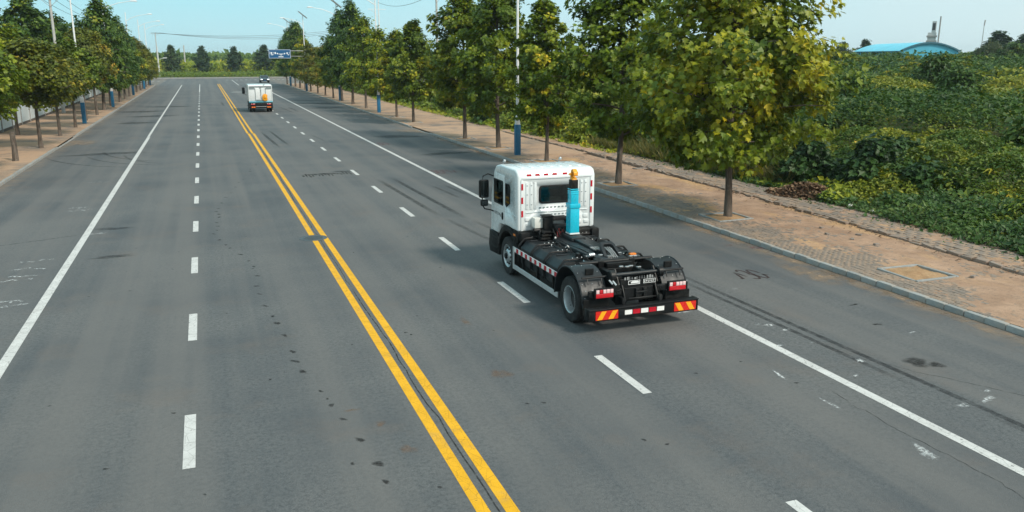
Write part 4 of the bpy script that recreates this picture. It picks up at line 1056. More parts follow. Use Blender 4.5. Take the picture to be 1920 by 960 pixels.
    # ---- tail: roller bar, plate strip, crossmember, lights, bumper
    m = MB(); m.tube([(-.62, -.70, 1.20), (.74, -.70, 1.20)], .045, 12); m.build('roller_bar', 'black_guard', T)
    for s in (-1, 1):
        m = MB(); m.lathe([(.001, -.07), (.10, -.07), (.125, -.05), (.125, .05), (.10, .07), (.001, .07)], (s * .60, -.70, 1.19), 'x', 18); m.build('roller', 'black_chassis', T)
        m = MB(); m.prism([(-.85, 1.0), (-.62, 1.32), (-.45, 1.20), (-.40, 1.0)], *sorted((s * .46, s * .50)), axis='x'); m.build('roller_bracket', 'black_chassis', T, .008, 1)
    m = MB(); m.box(-.45, .45, -.84, -.78, .92, 1.12); m.box(-.36, .36, -.86, -.70, .62, .92); m.box(-.50, .50, -.80, -.74, .66, .74); m.box(-.10, -.02, -.92, -.84, .70, .90); m.box(.10, .18, -.92, -.84, .70, .90); m.box(-.10, .18, -.93, -.845, .80, .84); m.tube([(-.3, -.95, .70), (.4, -.95, .70)], .022, 8)
    for x in (-.42, .40): m.prism([(-.84, .60), (-1.0, .62), (-1.02, .68), (-.84, 1.0)], x, x + .035, 'x')
    m.build('rear_crossmember', 'black_chassis', T, .008, 1)
    m = MB()
    for k, (w, h) in enumerate(((.04, .06), (.05, .07), (.015, .07), (.015, .06), (.05, .05), (.012, .07), (.012, .07), (.012, .07), (.012, .07), (.04, .07), (.05, .075), (.04, .06))):
        x = -.36 + k * .062; m.box(x, x + w, -.85, -.841, 1.10, 1.10 + h)
    m.build('embossed_lettering', 'grey_plastic', T, .004, 1)
    pl_ = MB().box(-.27, .03, -.856, -.842, .99, 1.085).build('name_plate', 'black_plastic', T)
    m = MB()
    for a, b, c, d in ((-.265, .025, .992, 1.003), (-.265, .025, 1.072, 1.083), (-.265, -.255, 1.003, 1.072), (.015, .025, 1.003, 1.072), (-.20, .01, 1.02, 1.05), (-.18, -.02, 1.052, 1.064)): m.box(a, b, -.860, -.8565, c, d)
    m.build('plate_print', 'white_print', pl_, smooth=False)
    pl2 = MB().box(.11, .42, -.856, -.842, .995, 1.09).build('number_plate', 'black_plastic', T)
    m = MB()
    for a, b, c, d in ((.112, .418, .997, 1.005), (.112, .418, 1.08, 1.088), (.112, .120, 1.005, 1.08), (.410, .418, 1.005, 1.08)): m.box(a, b, -.860, -.8565, c, d)
    for k in range(6):
        x = .135 + k * .045; m.box(x, x + .008, -.860, -.8565, 1.02, 1.066); m.box(x + .0082, x + .026, -.860, -.8565, 1.02 + .02 * (k % 2), 1.03 + .02 * (k % 2)); m.box(x + .018, x + .026, -.860, -.8565, 1.042, 1.06)
    m.build('plate_print', 'white_print', pl2, smooth=False)
    m = MB()
    for k in range(5):
        m.tube([(-.66 + .03 * k, -.74, 1.12), (-.64 + .03 * k, -.86, 1.02), (-.60 + .03 * k, -.90, .90), (-.52 + .02 * k, -.84, .80), (-.44, -.80, .78 + .02 * k)], .014, 6)
    m.build('rear_hoses', 'black_plastic', T)
    m = MB(); m.tube([(-.70, -.78, 1.12), (-.66, -.87, 1.05)], .02, 6); m.tube([(-.62, -.80, 1.10), (-.58, -.89, 1.02)], .02, 6); m.build('hose_clips', 'aluminium', T)
    for s in (-1, 1):
        m = MB(); m.box(*sorted((s * .44, s * 1.24)), -.90, -.82, .80, .93); m.lathe([(.03, -.915), (.045, -.915), (.045, -.90)], (s * .54, 0, .87), 'y', 12); m.build('light_bracket', 'black_chassis', T, .01, 1)
        tail_light(T, *sorted((s * .70, s * 1.12)), .80, .985, -.985)
    bmp = MB(); bmp.box(-1.36, 1.36, -1.16, -1.04, .33, .60); bmp.box(-1.36, 1.36, -1.20, -1.00, .585, .61)
    for s in (-1, 1): bmp.box(*sorted((s * .42, s * .50)), -1.05, -.70, .45, .75); bmp.box(*sorted((s * 1.33, s * 1.36)), -1.17, -.92, .33, .60)
    bmp.build('rear_bumper', 'black_chassis', T, .012, 2)
    chevron(T, -1.20, -.66, .36, .56, -1.16, False); chevron(T, .74, 1.30, .36, .56, -1.16, True)
    for k in range(5):
        x = -.50 + k * .20
        MB().box(x + .006, x + .185, -1.170, -1.161, .42, .52).build('reflector_tile', 'reflector_red' if k % 2 else 'reflector_white', T, smooth=False)
    return T
truck = hook_truck()

# ---- the white skip truck ahead, seen from behind
def far_truck():
    T = empty('skip_truck', (5.74, 94.6, 0), .0)
    tag(T, 'white covered skip truck driving ahead with orange hook on its tail', 'truck')
    for s in (-1, 1):
        truck_wheel(T, s * 1.06, 1.0, .50, .27, s, True); truck_wheel(T, s * 1.0, 5.0, .50, .27, s, False)
    m = MB()
    for s in (-1, 1): m.box(s * .43 - .05, s * .43 + .05, -.1, 6.2, .72, 1.0)
    m.tube([(-.95, 1, .5), (.95, 1, .5)], .09, 8); m.build('chassis_frame', 'black_chassis', T)
    b = MB().prism([(.10, 1.12), (.30, 2.75), (.46, 2.92), (4.0, 2.92), (4.0, 1.12)], -1.22, 1.22, 'x').build('skip_body', 'white_paint', T, .05, 2)
    for s in (-1, 1):    # two tail doors leaning apart at the top
        MB().prism([(s * .03, 1.20), (s * 1.14, 1.20), (s * 1.14, 2.62), (s * .10, 2.62)], -.05, .0, 'y', Matrix.Translation((0, .10, 0))).build('tail_door', 'white_paint', T, .02, 2)
        MB().prism([(s * .5, 1.25), (s * .56, 1.25), (s * .56, 2.55), (s * .5, 2.55)], .005, .048, 'y').build('door_rib', 'shade_trim_grey', T)
        MB().prism([(s * .52, 2.50), (s * 1.16, 2.50), (s * 1.16, 2.66), (s * .66, 2.66)], -.03, .045, 'y').build('corner_bracket', 'shade_trim_grey', T)
    m = MB(); m.box(-1.25, 1.25, .02, .5, 2.74, 2.80); m.box(-1.24, -1.15, .0, .12, 1.15, 2.74); m.box(1.15, 1.24, .0, .12, 1.15, 2.74); m.build('tail_frame', 'white_paint', T, .02, 1)
    MB().box(-1.24, 1.24, -.02, .2, 1.07, 1.125).build('sill', 'roof_cyan', T, .01)
    MB().box(-.45, .30, -.06, .02, 1.22, 1.36).build('tail_step', 'shade_trim_grey', T, .02)
    h = MB(); h.prism([(.20, 1.34), (.34, 1.20), (.62, 1.22), (.72, 1.36), (.66, 1.62), (.72, 1.80), (.60, 1.93), (.40, 1.96), (.22, 1.86), (.16, 1.64)], -.16, -.045, 'y'); h.prism([(.34, 1.50), (.52, 1.50), (.54, 1.74), (.38, 1.74)], -.24, -.161, 'y'); h.build('orange_hook', 'orange_hook_paint', T, .03, 2)
    cab = MB().prism([(4.2, 1.0), (4.2, 2.75), (4.4, 2.86), (5.7, 2.86), (6.15, 1.9), (6.2, 1.0)], -1.13, 1.13, 'x').build('cab', 'white_paint', T, .07, 3)
    m = MB(); m.box(-1.1, 1.1, 4.3, 6.2, .4, 1.0); m.build('cab_base', 'black_plastic', T, .03)
    for s in (-1, 1):
        m = MB(); m.tube([(s * 1.12, 5.9, 2.5), (s * 1.5, 5.95, 2.55), (s * 1.5, 5.95, 1.7), (s * 1.12, 5.9, 1.6)], .022, 6); mi = m.build('mirror', 'black_plastic', T)
        MB().prism(rrect(s * 1.48 - .15, s * 1.48 + .15, 1.75, 2.45, .05), 5.88, 6.0, 'y').build('housing', 'black_plastic', mi)
        MB().prism([(.0, .45), (.15, 1.05), (1.9, 1.05), (1.9, .75), (1.72, .5)], *sorted((s * .72, s * 1.22)), axis='x').build('mudguard', 'black_guard', T, .02)
        tail_light(T, *sorted((s * .62, s * 1.04)), .80, .94, -.06)
        chevron(T, *((-1.02, -.60) if s < 0 else (.60, 1.02)), .50, .62, -.10, s > 0)
    MB().box(-1.2, 1.2, -.02, .12, .66, 1.03).build('rear_panel', 'black_chassis', T, .01)
    MB().box(-1.22, 1.22, -.10, .02, .42, .655).build('rear_bumper', 'black_chassis', T, .02)
    MB().box(-.54, .54, -.11, -.101, .60, .64).build('bumper_strip', 'aluminium', T)
    MB().ball((.45, .3, 2.95), .08, 8).build('beacon', 'steel', T)
far_truck()

# ---- oncoming black car at the far junction
def car():
    T = empty('oncoming_car', (13.35, 202.5, 0), math.pi); T.scale = (1.1, 1.1, 1.15); tag(T, 'black car with lit headlights coming from the far junction', 'car')
    m = MB(); m.prism([(-2.2, .35), (-2.22, .75), (-2.05, .95), (1.05, .98), (1.95, .84), (2.22, .68), (2.25, .35)], -.9, .9, 'x'); m.build('body', 'car_black', T, .12, 3)
    m = MB()
    lo = [(-.82, -1.85, .94), (.82, -1.85, .94), (.80, 1.05, .97), (-.80, 1.05, .97)]; hi = [(-.62, -1.15, 1.42), (.62, -1.15, 1.42), (.62, .25, 1.46), (-.62, .25, 1.46)]
    m.add(lo + hi, [(3, 2, 1, 0), (4, 5, 6, 7), (0, 1, 5, 4), (1, 2, 6, 5), (2, 3, 7, 6), (3, 0, 4, 7)]); m.build('cabin', 'car_black', T, .06, 2)
    MB().add([(-.72, 1.00, 1.0), (.72, 1.00, 1.0), (.585, .30, 1.42), (-.585, .30, 1.42)], [(0, 1, 2, 3)]).build('windscreen', 'cab_glass', T, loc=(0, .02, .012))
    for s in (-1, 1):
        MB().prism(rrect(s * .66 - .2, s * .66 + .2, .60, .76, .05), 2.20, 2.27, 'y').build('headlight', 'headlight', T, .01)
        m = MB(); m.prism([(-1.6, 1.0), (-1.1, 1.38), (.2, 1.40), (.85, 1.02)], *sorted((s * .70, s * .80)), axis='x'); m.build('side_window', 'cab_glass', T)
        MB().prism(rrect(s * 1.0 - .1, s * 1.0 + .1, .98, 1.12, .04), .75, .85, 'y').build('mirror', 'car_black', T, .02)
        for y in (-1.35, 1.4):
            w = MB(); w.lathe([(.20, -.10), (.32, -.11), (.335, -.05), (.335, .05), (.32, .11), (.20, .10)], (s * .80, y, .335), 'x', 24); wo = w.build('wheel', 'tyre_rubber_solid', T)
            MB().lathe([(.21, s * .09), (.18, s * .07), (.001, s * .075)], (s * .80, y, .335), 'x', 16).build('rim', 'rim_silver', wo)
    MB().box(-.6, .6, 2.24, 2.27, .48, .60).build('grille', 'black_plastic', T, .01)
    MB().box(-.24, .24, 2.275, 2.29, .42, .53).build('number_plate', 'sign_blue', T)
car()
# ================================================================== TREES
def make_tree_mesh(seed, H, R_, base, nleaf, size, leaf, mat, shape='oval', trunk_r=.14, nlimb=26, droop=.35, spread=.42, clust=46):
    """tapered trunk with limbs (one mesh) and a crown of separate leaves gathered on twigs (one mesh)"""
    r = np.random.default_rng(seed); rr = random.Random(seed)
    tm = MB(); zs = np.linspace(0, H * .95, 10); wob = np.cumsum(r.normal(size=(10, 2)) * .035, 0); wob[0] = 0; wob[1] *= .4
    tr = [(wob[i, 0], wob[i, 1], z) for i, z in enumerate(zs)]
    tm.tube(tr, [trunk_r * (1.25 if i == 0 else 1) * (1 - .90 * i / 9) ** .8 + .012 for i in range(10)], 9)
    def prof(t):
        if shape == 'oval': return float(np.interp(t, [0, .12, .3, .55, .8, 1], [.55, .86, 1, .80, .46, .12]))
        if shape == 'cone': return float(np.interp(t, [0, .1, .25, .6, .85, 1], [.6, .95, 1, .66, .34, .08]))
        if shape == 'tall': return float(np.interp(t, [0, .15, .4, .7, 1], [.7, 1, .95, .7, .15]))
        return float(np.interp(t, [0, .3, .6, .85, 1], [.8, 1, .95, .7, .3]))
    C = []; ga = rr.uniform(0, 6)
    for k in range(nlimb):
        t = (k + .5) / nlimb; z0 = base + (H - base) * (t * .90) ** 1.05 - .1
        ga += 2.4 + rr.uniform(-.35, .35)
        L = R_ * prof(t) * rr.uniform(.78, 1.18); el = rr.uniform(.38, .85) + .40 * t
        x0, y0 = np.interp(z0, zs, wob[:, 0]), np.interp(z0, zs, wob[:, 1])
        pts = []
        for j in range(6):
            s = j / 5; bend = el * (1 - .45 * s)
            pts.append((x0 + math.cos(ga + .25 * s) * L * s, y0 + math.sin(ga + .25 * s) * L * s, z0 + L * s * math.tan(bend) * .62 - droop * .5 * s * s * (1 - t)))
        rad = trunk_r * .38 * (1 - .55 * t)
        tm.tube(pts, [rad * (1 - .85 * j / 5) + .006 for j in range(6)], 5, cap=False)
        P = np.array(pts)
        nc = max(3, int(4.2 * L / R_ + 1.5))
        for j in range(nc):
            s = .32 + .68 * (j + rr.random()) / nc
            c = np.array([np.interp(s, np.linspace(0, 1, 6), P[:, a]) for a in range(3)])
            off = r.normal(size=3) * np.array([1, 1, .7]) * spread * (.55 + .5 * (L / R_)) * (R_ / 3)
            C.append((c + off * .9, t, s))
            if rr.random() < .62:
                side = np.array([-math.sin(ga), math.cos(ga), rr.uniform(-.25, .45)]) * rr.choice([-1, 1]) * rr.uniform(.25, .75) * L * .5
                C.append((c + side, t, s))
                if rr.random() < .5: tm.tube([tuple(c - off * 0), tuple(c + side)], [rad * .35, .006], 4, cap=False)
    top = np.array([wob[-1, 0], wob[-1, 1], H * .93])
    for k in range(5): C.append((top + r.normal(size=3) * np.array([.22, .22, .35]) * R_ / 3, 1., 1.))
    per = np.maximum(6, (r.lognormal(0, .35, len(C)) * nleaf / len(C))).astype(int)
    ctr = np.repeat(np.array([c[0] for c in C]), per, 0); n = len(ctr)
    cl = np.repeat(np.clip(.42 + r.normal(size=len(C)) * .21, 0, 1), per)
    # leaves sit on a flattened shell of each twig cluster
    u = unit(n, r); rad = spread * (R_ / 3) * np.cbrt(r.random(n)) * np.repeat(r.uniform(.75, 1.35, len(C)), per)
    P = ctr + u * rad[:, None] * np.array([1.1, 1.1, .9])
    outw = P - np.array([0, 0, H * .45]); outw[:, 2] *= .3; outw /= np.linalg.norm(outw, axis=1, keepdims=True) + 1e-6
    N = np.array([0, 0, 1.]) * .55 + outw * .62 + unit(n, r) * .68
    T = outw * .7 + unit(n, r) * .7 + np.array([0, 0, -droop - .35])
    S = size * r.lognormal(0, .22, n)
    tint = cl + r.normal(size=n) * .11
    P[:, 2] = np.maximum(P[:, 2], base * .72 + .35 * r.random(n))
    return tm.mesh('trunk', 'bark', 0, ang=60), leaf_mesh('crown', P, N, T, S, tint, leaf, mat)

def place_tree(kind, meshes, x, y, s, sz, rot, label, group, z=.10, cat='tree', matov=None):
    root = empty(kind, (x, y, z), rot); root.scale = (s, s, sz); tag(root, label, cat, group)
    t = obj_from('trunk', meshes[0], root); c = obj_from('crown', meshes[1], root)
    return root
HERO = make_tree_mesh(3, 10.6, 3.7, 2.0, 19000, .215, LEAF_PALM, 'leaf_yellowgreen', 'oval', .125, 44, .3, .44)
NEARA = make_tree_mesh(14, 10.4, 2.7, 2.2, 15000, .20, LEAF_PALM, 'leaf_green', 'oval', .125, 40, .3, .44)
NEARB = make_tree_mesh(25, 10.2, 2.25, 2.2, 12000, .20, LEAF_PALM, 'leaf_green', 'oval', .11, 40, .3, .44)
NEARC = make_tree_mesh(36, 10.0, 2.5, 2.1, 13000, .21, LEAF_PALM, 'leaf_yellowgreen', 'oval', .12, 38, .35, .46)
MIDA = make_tree_mesh(41, 10.0, 2.45, 2.2, 7500, .27, LEAF_OVAL, 'leaf_green', 'oval', .125, 36, .3, .48)
MIDB = make_tree_mesh(52, 10.0, 2.5, 2.1, 7000, .28, LEAF_OVAL, 'leaf_brownish', 'oval', .12, 34, .35, .5)
MIDC = make_tree_mesh(63, 10.0, 2.4, 2.0, 8000, .27, LEAF_OVAL, 'leaf_dark', 'oval', .13, 38, .3, .48)
LEFTA = make_tree_mesh(74, 8.0, 2.4, 3.3, 9000, .21, LEAF_PALM, 'leaf_brownish', 'oval', .115, 34, .4, .5)
LEFTB = make_tree_mesh(85, 8.0, 2.4, 3.3, 9000, .21, LEAF_PALM, 'leaf_green', 'oval', .115, 34, .4, .5)
TALLA = make_tree_mesh(96, 10.0, 2.5, 1.8, 7500, .32, LEAF_OVAL, 'leaf_dark', 'tall', .16, 30, .1, .42)
FARA = make_tree_mesh(107, 9.0, 2.5, 1.7, 4200, .42, LEAF_OVAL, 'leaf_deep', 'oval', .16, 28, .2, .5)
FARB = make_tree_mesh(118, 9.0, 3.4, 1.5, 3600, .46, LEAF_OVAL, 'leaf_dark', 'round', .18, 20, .2, .5)

ORD = ['first', 'second', 'third', 'fourth', 'fifth', 'sixth', 'seventh', 'eighth', 'ninth', 'tenth', 'eleventh', 'twelfth', 'thirteenth', 'fourteenth', 'fifteenth', 'sixteenth', 'seventeenth', 'eighteenth', 'nineteenth', 'twentieth', 'twenty-first', 'twenty-second', 'twenty-third']
right_rows = [ # y, x, mesh, width scale, height (m)
    (25.5, 17.85, HERO, 1.0, 10.6), (34.1, 17.75, NEARA, 1.03, 10.6), (43.2, 17.9, NEARB, .92, 9.3), (50.7, 17.65, NEARA, 1.06, 11.0), (57.5, 17.45, NEARC, 1.06, 10.8),
    (73.5, 17.5, NEARC, .95, 9.2), (80.4, 17.5, NEARB, .95, 8.6), (88.2, 17.35, MIDA, .95, 9.0), (95.7, 17.3, MIDA, 1.0, 10.6), (104.7, 17.3, MIDC, 1.15, 12.8), (112.5, 17.2, MIDC, 1.1, 12.0),
    (120.5, 17.2, MIDA, .9, 8.6), (128.6, 17.2, MIDB, .9, 7.8), (136.6, 17.1, MIDB, .95, 7.6), (145.0, 17.0, MIDB, 1.0, 8.2), (153.2, 17.0, MIDA, 1.0, 9.4), (161.5, 17.0, MIDC, 1.1, 12.2), (169.4, 17.0, MIDC, 1.15, 12.6), (177.6, 16.9, MIDC, 1.1, 11.4), (185.2, 16.9, MIDC, 1.0, 10.0)]
desc = {0: 'large plane tree with yellow-green leaves, nearest on the right pavement', 1: 'plane tree right behind the white truck cab, second on the right pavement', 2: 'slimmer plane tree standing next beyond the second, with pale thin trunk',
        3: 'tall plane tree beside the nearest blue lamp base, with a thick trunk', 4: 'tall plane tree with yellowish leaves next before the dropped kerb on the right', 5: 'plane tree just past the dropped kerb on the right'}
for i, (y, x, me, ws, h) in enumerate(right_rows):
    H0 = {id(HERO): 10.6, id(NEARA): 10.4, id(NEARB): 10.2}.get(id(me), 10.0)
    place_tree('plane_tree', me, x, y, ws, h / H0, rng.uniform(0, 6.28) if i else 4.4, desc.get(i, ORD[i] + ' plane tree along the right pavement, counted away from the white truck cab'), 'plane trees along the right pavement', .1 if i > 8 else .12)
left_rows = [(47.2, LEFTB, 1.0, 7.4), (72.0, LEFTB, 1.0, 8.0), (61.3, LEFTA, 1.02, 7.1), (70.3, LEFTA, .95, 6.9), (78.3, LEFTB, .95, 7.2), (86.4, LEFTA, 1.0, 8.4), (94.5, LEFTA, 1.0, 8.6), (103, MIDC, 1.25, 12.4), (111.2, MIDC, 1.2, 11.8),
             (120.6, MIDC, 1.1, 11.0), (128.8, MIDC, 1.05, 10.4), (137, MIDA, 1.0, 9.4), (145.2, MIDB, 1.0, 9.2), (153.4, MIDB, 1.0, 9.4), (161.6, MIDB, 1.0, 9.2), (169.8, MIDB, 1.0, 8.8), (178, MIDB, .95, 8.2), (186, MIDB, .9, 7.6)]
n_ = 0
for i, (y, me, ws, h) in enumerate(left_rows):
    H0 = 8.0 if me in (LEFTA, LEFTB) else 10.0
    lab = 'brownish roadside tree, ' if me in (LEFTA, MIDB) else 'green roadside tree, '
    if i == 0: lab = 'green tree cut off by the left picture edge, nearest on the left pavement'
    elif i == 1: lab = 'green tree standing close to the white fence behind the sawn-off trunk'
    else: lab += ORD[i - 2] + ' along the left pavement with its trunk in view'
    place_tree('roadside_tree', me, (-13.4 if y == 72.0 else -10.35) + rng.normal() * .08, y, ws, h / H0, rng.uniform(0, 6.28), lab, 'trees along the left pavement')
# short sawn trunk left standing by the kerb
st = MB().tube([(0, 0, 0), (.02, 0, .8), (0, .02, 1.65)], [.17, .14, .135], 10).mesh('tree_stump', 'bark'); o = obj_from('tree_stump', st, None, (-10.38, 54.0, .1)); tag(o, 'tall bare sawn-off trunk at the left kerb', 'stump')
# taller dark trees behind the fence
for i, (x, y, s, h) in enumerate([(-14.9, 56, 1.1, 10.4), (-16.8, 63, 1.0, 8.6), (-17.4, 76, 1.1, 9.6), (-17.2, 90, 1.1, 9.4), (-16.9, 101, 1.3, 12.9), (-17.6, 109, 1.3, 12.4), (-17, 119, 1.25, 11.8), (-17.4, 131, 1.2, 11.2), (-17, 143, 1.2, 11.2), (-17.3, 156, 1.2, 11.0), (-17, 170, 1.1, 10.5), (-17.4, 184, 1.1, 9.6)]):
    place_tree('poplar_tree', TALLA, x, y, s, h / 10., rng.uniform(0, 6.28), ('tall dark tree standing behind the white hoarding fence, ' + ORD[i] + ' from the near end'), 'dark trees behind the fence', -.2)
# three conical trees beyond the far kerb, and others in the hedge line
for i, (x, y, s, h, lab) in enumerate([(-8.2, 274, 1.05, 9.6, 'dark conical tree beyond the far kerb, left of three standing apart'), (.3, 273, 1.0, 9.4, 'dark conical tree beyond the far kerb, middle of three standing apart'), (9.7, 278, 1.0, 9.3, 'dark conical tree beyond the far kerb, right of three standing apart'),
                                       (19.5, 290, 1.3, 10, 'dark tree beyond the far junction behind the oncoming car'), (-21, 276, 1.1, 9.2, 'dark conical tree beyond the far kerb behind the left pavement end'), (33, 285, 1.2, 10, 'dark tree beyond the far junction, behind the blue road sign')]):
    place_tree('conical_tree', FARA, x, y, s, h / 9., rng.uniform(0, 6.28), lab, 'trees beyond the far junction', -.2)

# ================================================================== FIELD, HEDGES, WEEDS
def vnoise(x, y, s, seed=0, octv=4):
    """value noise over arrays"""
    tot = np.zeros_like(x); amp = 1.; norm = 0
    for o in range(octv):
        r = np.random.default_rng(seed * 31 + o); tab = r.random((256, 256)); u = x * s + 13.7 * o; v = y * s + 7.1 * o
        iu, iv = np.floor(u).astype(int), np.floor(v).astype(int); fu, fv = u - iu, v - iv; fu = fu * fu * (3 - 2 * fu); fv = fv * fv * (3 - 2 * fv)
        g = lambda a, b: tab[a % 256, b % 256]
        tot += amp * ((g(iu, iv) * (1 - fu) + g(iu + 1, iv) * fu) * (1 - fv) + (g(iu, iv + 1) * (1 - fu) + g(iu + 1, iv + 1) * fu) * fv)
        norm += amp; amp *= .5; s *= 2.03
    return tot / norm
def backx(y): return np.interp(y, [0, 17, 28.7, 40, 60, 190], [22.2, 22.9, 24.0, 24.3, 24.0, 23.6])
def domes(x, y, cell, seed):
    """nearest of a jittered grid of rounded bushes: relief 0..1, and a random number per bush"""
    best = np.full(x.shape, -1.); who = np.zeros(x.shape); ix, iy = np.floor(x / cell).astype(int), np.floor(y / cell).astype(int)
    tab = np.random.default_rng(seed).random((128, 128, 4))
    for dx in (-1, 0, 1):
        for dy in (-1, 0, 1):
            q = tab[(ix + dx) % 128, (iy + dy) % 128]; cx, cy = (ix + dx + .15 + .7 * q[..., 0]) * cell, (iy + dy + .15 + .7 * q[..., 1]) * cell
            rr_ = cell * (.55 + .45 * q[..., 2]); hh = (.55 + .45 * q[..., 2]) * np.sqrt(np.maximum(0, 1 - ((x - cx) ** 2 + (y - cy) ** 2) / rr_ ** 2))
            m_ = hh > best; best = np.where(m_, hh, best); who = np.where(m_, q[..., 3], who)
    return np.maximum(best, 0), who
def field_h(x, y):
    d = np.hypot(x, y); e = np.clip((x - backx(y)) / 3.5, 0, 1)
    dz = d + 7 * (vnoise(x, y, .09, 77, 3) - .5) + 3 * (vnoise(x, y, .35, 78, 2) - .5)
    h = np.interp(dz, [20, 30, 40, 46.5, 47.5, 55, 56, 75, 110, 114, 116, 140, 200, 420], [1.1, 1.75, 2.3, 2.5, 3.9, 4.0, 3.0, 3.4, 4.3, 4.3, 5.9, 6.0, 6.0, 6.4])
    a1, w1 = domes(x, y, 2.3, 5); a2, w2 = domes(x, y, 5.2, 6); k = np.clip((d - 45) / 40, 0, 1)
    rel = a1 * (1 - k) + a2 * k
    h = h * (.38 + .78 * rel + .30 * (vnoise(x, y, .08, 5, 3) - .5)) + .5 * (vnoise(x, y, .9, 9, 3) - .5)
    return np.maximum(.2, h * (.28 + .72 * e)), np.where(k > .5, w2, w1), rel, dz
def zone(x, y): return vnoise(x, y, .075, 21, 3)
def scatter(name, n, dmin, dmax, size, seed, tmpl=LEAF_OVAL):
    r = np.random.default_rng(seed)
    az = R(4) + (R(57) - R(4)) * r.random(n * 2); d = np.sqrt(dmin ** 2 + (dmax ** 2 - dmin ** 2) * r.random(n * 2))
    x, y = d * np.sin(az), d * np.cos(az); k = (x > backx(y) + .15) & (y > 8) & ~((y > 186) & (y < 252)) ; x, y = x[k][:n], y[k][:n]; n = len(x)
    h, who, rel, dz = field_h(x, y); z = h - r.exponential(.30, n) * np.minimum(1, h / 1.2) * (size / .2) ** .5; keep = z > .02; x, y, z, who, dz = x[keep], y[keep], z[keep], who[keep], dz[keep]; n = len(x)
    P = np.stack([x, y, z - .2], 1)
    N = np.array([0, -.12, 1.]) + unit(n, r) * .75; T = unit(n, r) * np.array([1, 1, .5]); S = size * r.lognormal(0, .3, n)
    zn = zone(x, y); tw = vnoise(x, y, 1.3, 33, 3); far = np.clip((np.hypot(x, y) - 40) / 60, 0, 1)
    base = np.interp(zn, [.36, .44, .52, .60, .68], [.12, .26, .44, .56, .66])
    bel = np.interp(dz, [22, 30, 36, 46.4, 47.2, 55.4, 56.4, 70, 110, 114.5, 116, 150, 420], [.34, .38, .60, .62, .10, .10, .55, .62, .58, .55, .12, .14, .2])
    base = np.where(bel < .25, bel, .55 * bel + .45 * base)
    tint = base + (who - .5) * np.where(bel < .25, .16, .42) + (tw - .5) * np.where(bel < .25, .14, .30) + r.normal(size=n) * .085 + .05 * far
    tint = np.where(r.random(n) < .012, tint + .3, tint)
    return tag(obj_from(name, leaf_mesh(name, P, N, T, S, tint, tmpl, 'leaf_field')), kind='stuff')
scatter('field_undergrowth', 150000, 20, 46, .135, 1); scatter('field_undergrowth', 140000, 46, 100, .22, 2); scatter('field_undergrowth', 110000, 100, 230, .46, 3); scatter('field_undergrowth', 50000, 230, 480, 1.1, 4)
r = np.random.default_rng(23); n = 42000; az = R(20) + R(37) * r.random(n); d = np.sqrt(28 ** 2 + (46 ** 2 - 28 ** 2) * r.random(n)); x, y = d * np.sin(az), d * np.cos(az); k = (x > backx(y) + 2.2) & (y > 8); x, y = x[k], y[k]
h, who, rel, dz = field_h(x, y); k = (dz < 46) & (vnoise(x, y, .16, 90, 3) > .47); x, y, h, who = x[k], y[k], h[k], who[k]; n = len(x)
T = np.array([0, 0, 1.]) + unit(n, r) * .55; tn = .62 + .28 * (who - .5) + .10 * r.normal(size=n)
tag(obj_from('weed_stalks', leaf_mesh('weed_stalks', np.stack([x, y, h - .30], 1), unit(n, r) + np.array([0, -.6, .3]), T, .42 * r.lognormal(0, .3, n), tn, LEAF_LONG, 'leaf_field')), kind='stuff')
# brighter leaf rosettes standing out of the field
r = np.random.default_rng(17); n = 1500; az = R(6) + R(50) * r.random(n); d = np.sqrt(26 ** 2 + (130 ** 2 - 26 ** 2) * r.random(n)); x, y = d * np.sin(az), d * np.cos(az); k = (x > backx(y) + 1.2) & (y > 8); x, y, d = x[k], y[k], d[k]
h, who, rel, dz = field_h(x, y); k = (rel > .45) & ~((dz > 46) & (dz < 56)); x, y, h, d = x[k], y[k], h[k], d[k]; m_ = 26; n = len(x); a = r.random((n, m_)) * 6.283; up = r.uniform(.0, .9, (n, m_))
T = np.stack([np.cos(a), np.sin(a), up], -1).reshape(-1, 3); C_ = np.stack([x, y, h - .15], 1)[:, None] + np.stack([np.cos(a) * .05, np.sin(a) * .05, -.22 * r.random((n, m_))], -1)
S = (np.interp(d, [25, 60, 130], [.34, .45, .75])[:, None] * r.uniform(.6, 1.15, (n, m_))).ravel(); tn = (.55 + .3 * r.random(n))[:, None] + .08 * r.normal(size=(n, m_))
tag(obj_from('leaf_rosettes', leaf_mesh('leaf_rosettes', C_.reshape(-1, 3), np.array([0, 0, 1.]) + unit(n * m_, r) * .35, T, S, tn.ravel(), LEAF_LONG, 'leaf_field')), kind='stuff')

# low weeds and grass along the back of the pavement
r = np.random.default_rng(71)
def fringe(name, n, y0, y1, x0, x1, h0, h1, size, mat, t0, t1, tmpl=LEAF_OVAL, up=.9):
    y = y0 + (y1 - y0) * r.random(n) ** 1.25; u = r.random(n); x = backx(y) - .5 + x0 + (x1 - x0) * u + .5 * (vnoise(y, y * 0, .8, 3) - .5)
    hh = (h0 + (h1 - h0) * u) * (.35 + 1.2 * vnoise(x, y, .9, 12, 3)); z = .12 + hh * np.sqrt(r.random(n))
    N = np.array([-.25, -.2, up]) + unit(n, r) * .7; T = unit(n, r) * np.array([1, 1, .6]) + np.array([0, 0, .1])
    tint = t0 + (t1 - t0) * vnoise(x, y, .8, 44, 3) * 1.4 - .2 * (t1 - t0) + r.normal(size=n) * .09
    return tag(obj_from(name, leaf_mesh(name, np.stack([x, y, z], 1), N, T, size * r.lognormal(0, .3, n), tint, tmpl, mat)), kind='stuff')
fringe('weeds', 26000, 11, 36, -.2, 3.4, .22, 1.0, .145, 'leaf_bush', .45, .95)
fringe('weeds', 15000, 26, 62, -.1, 3.0, .25, 1.1, .18, 'leaf_green', .2, .75)
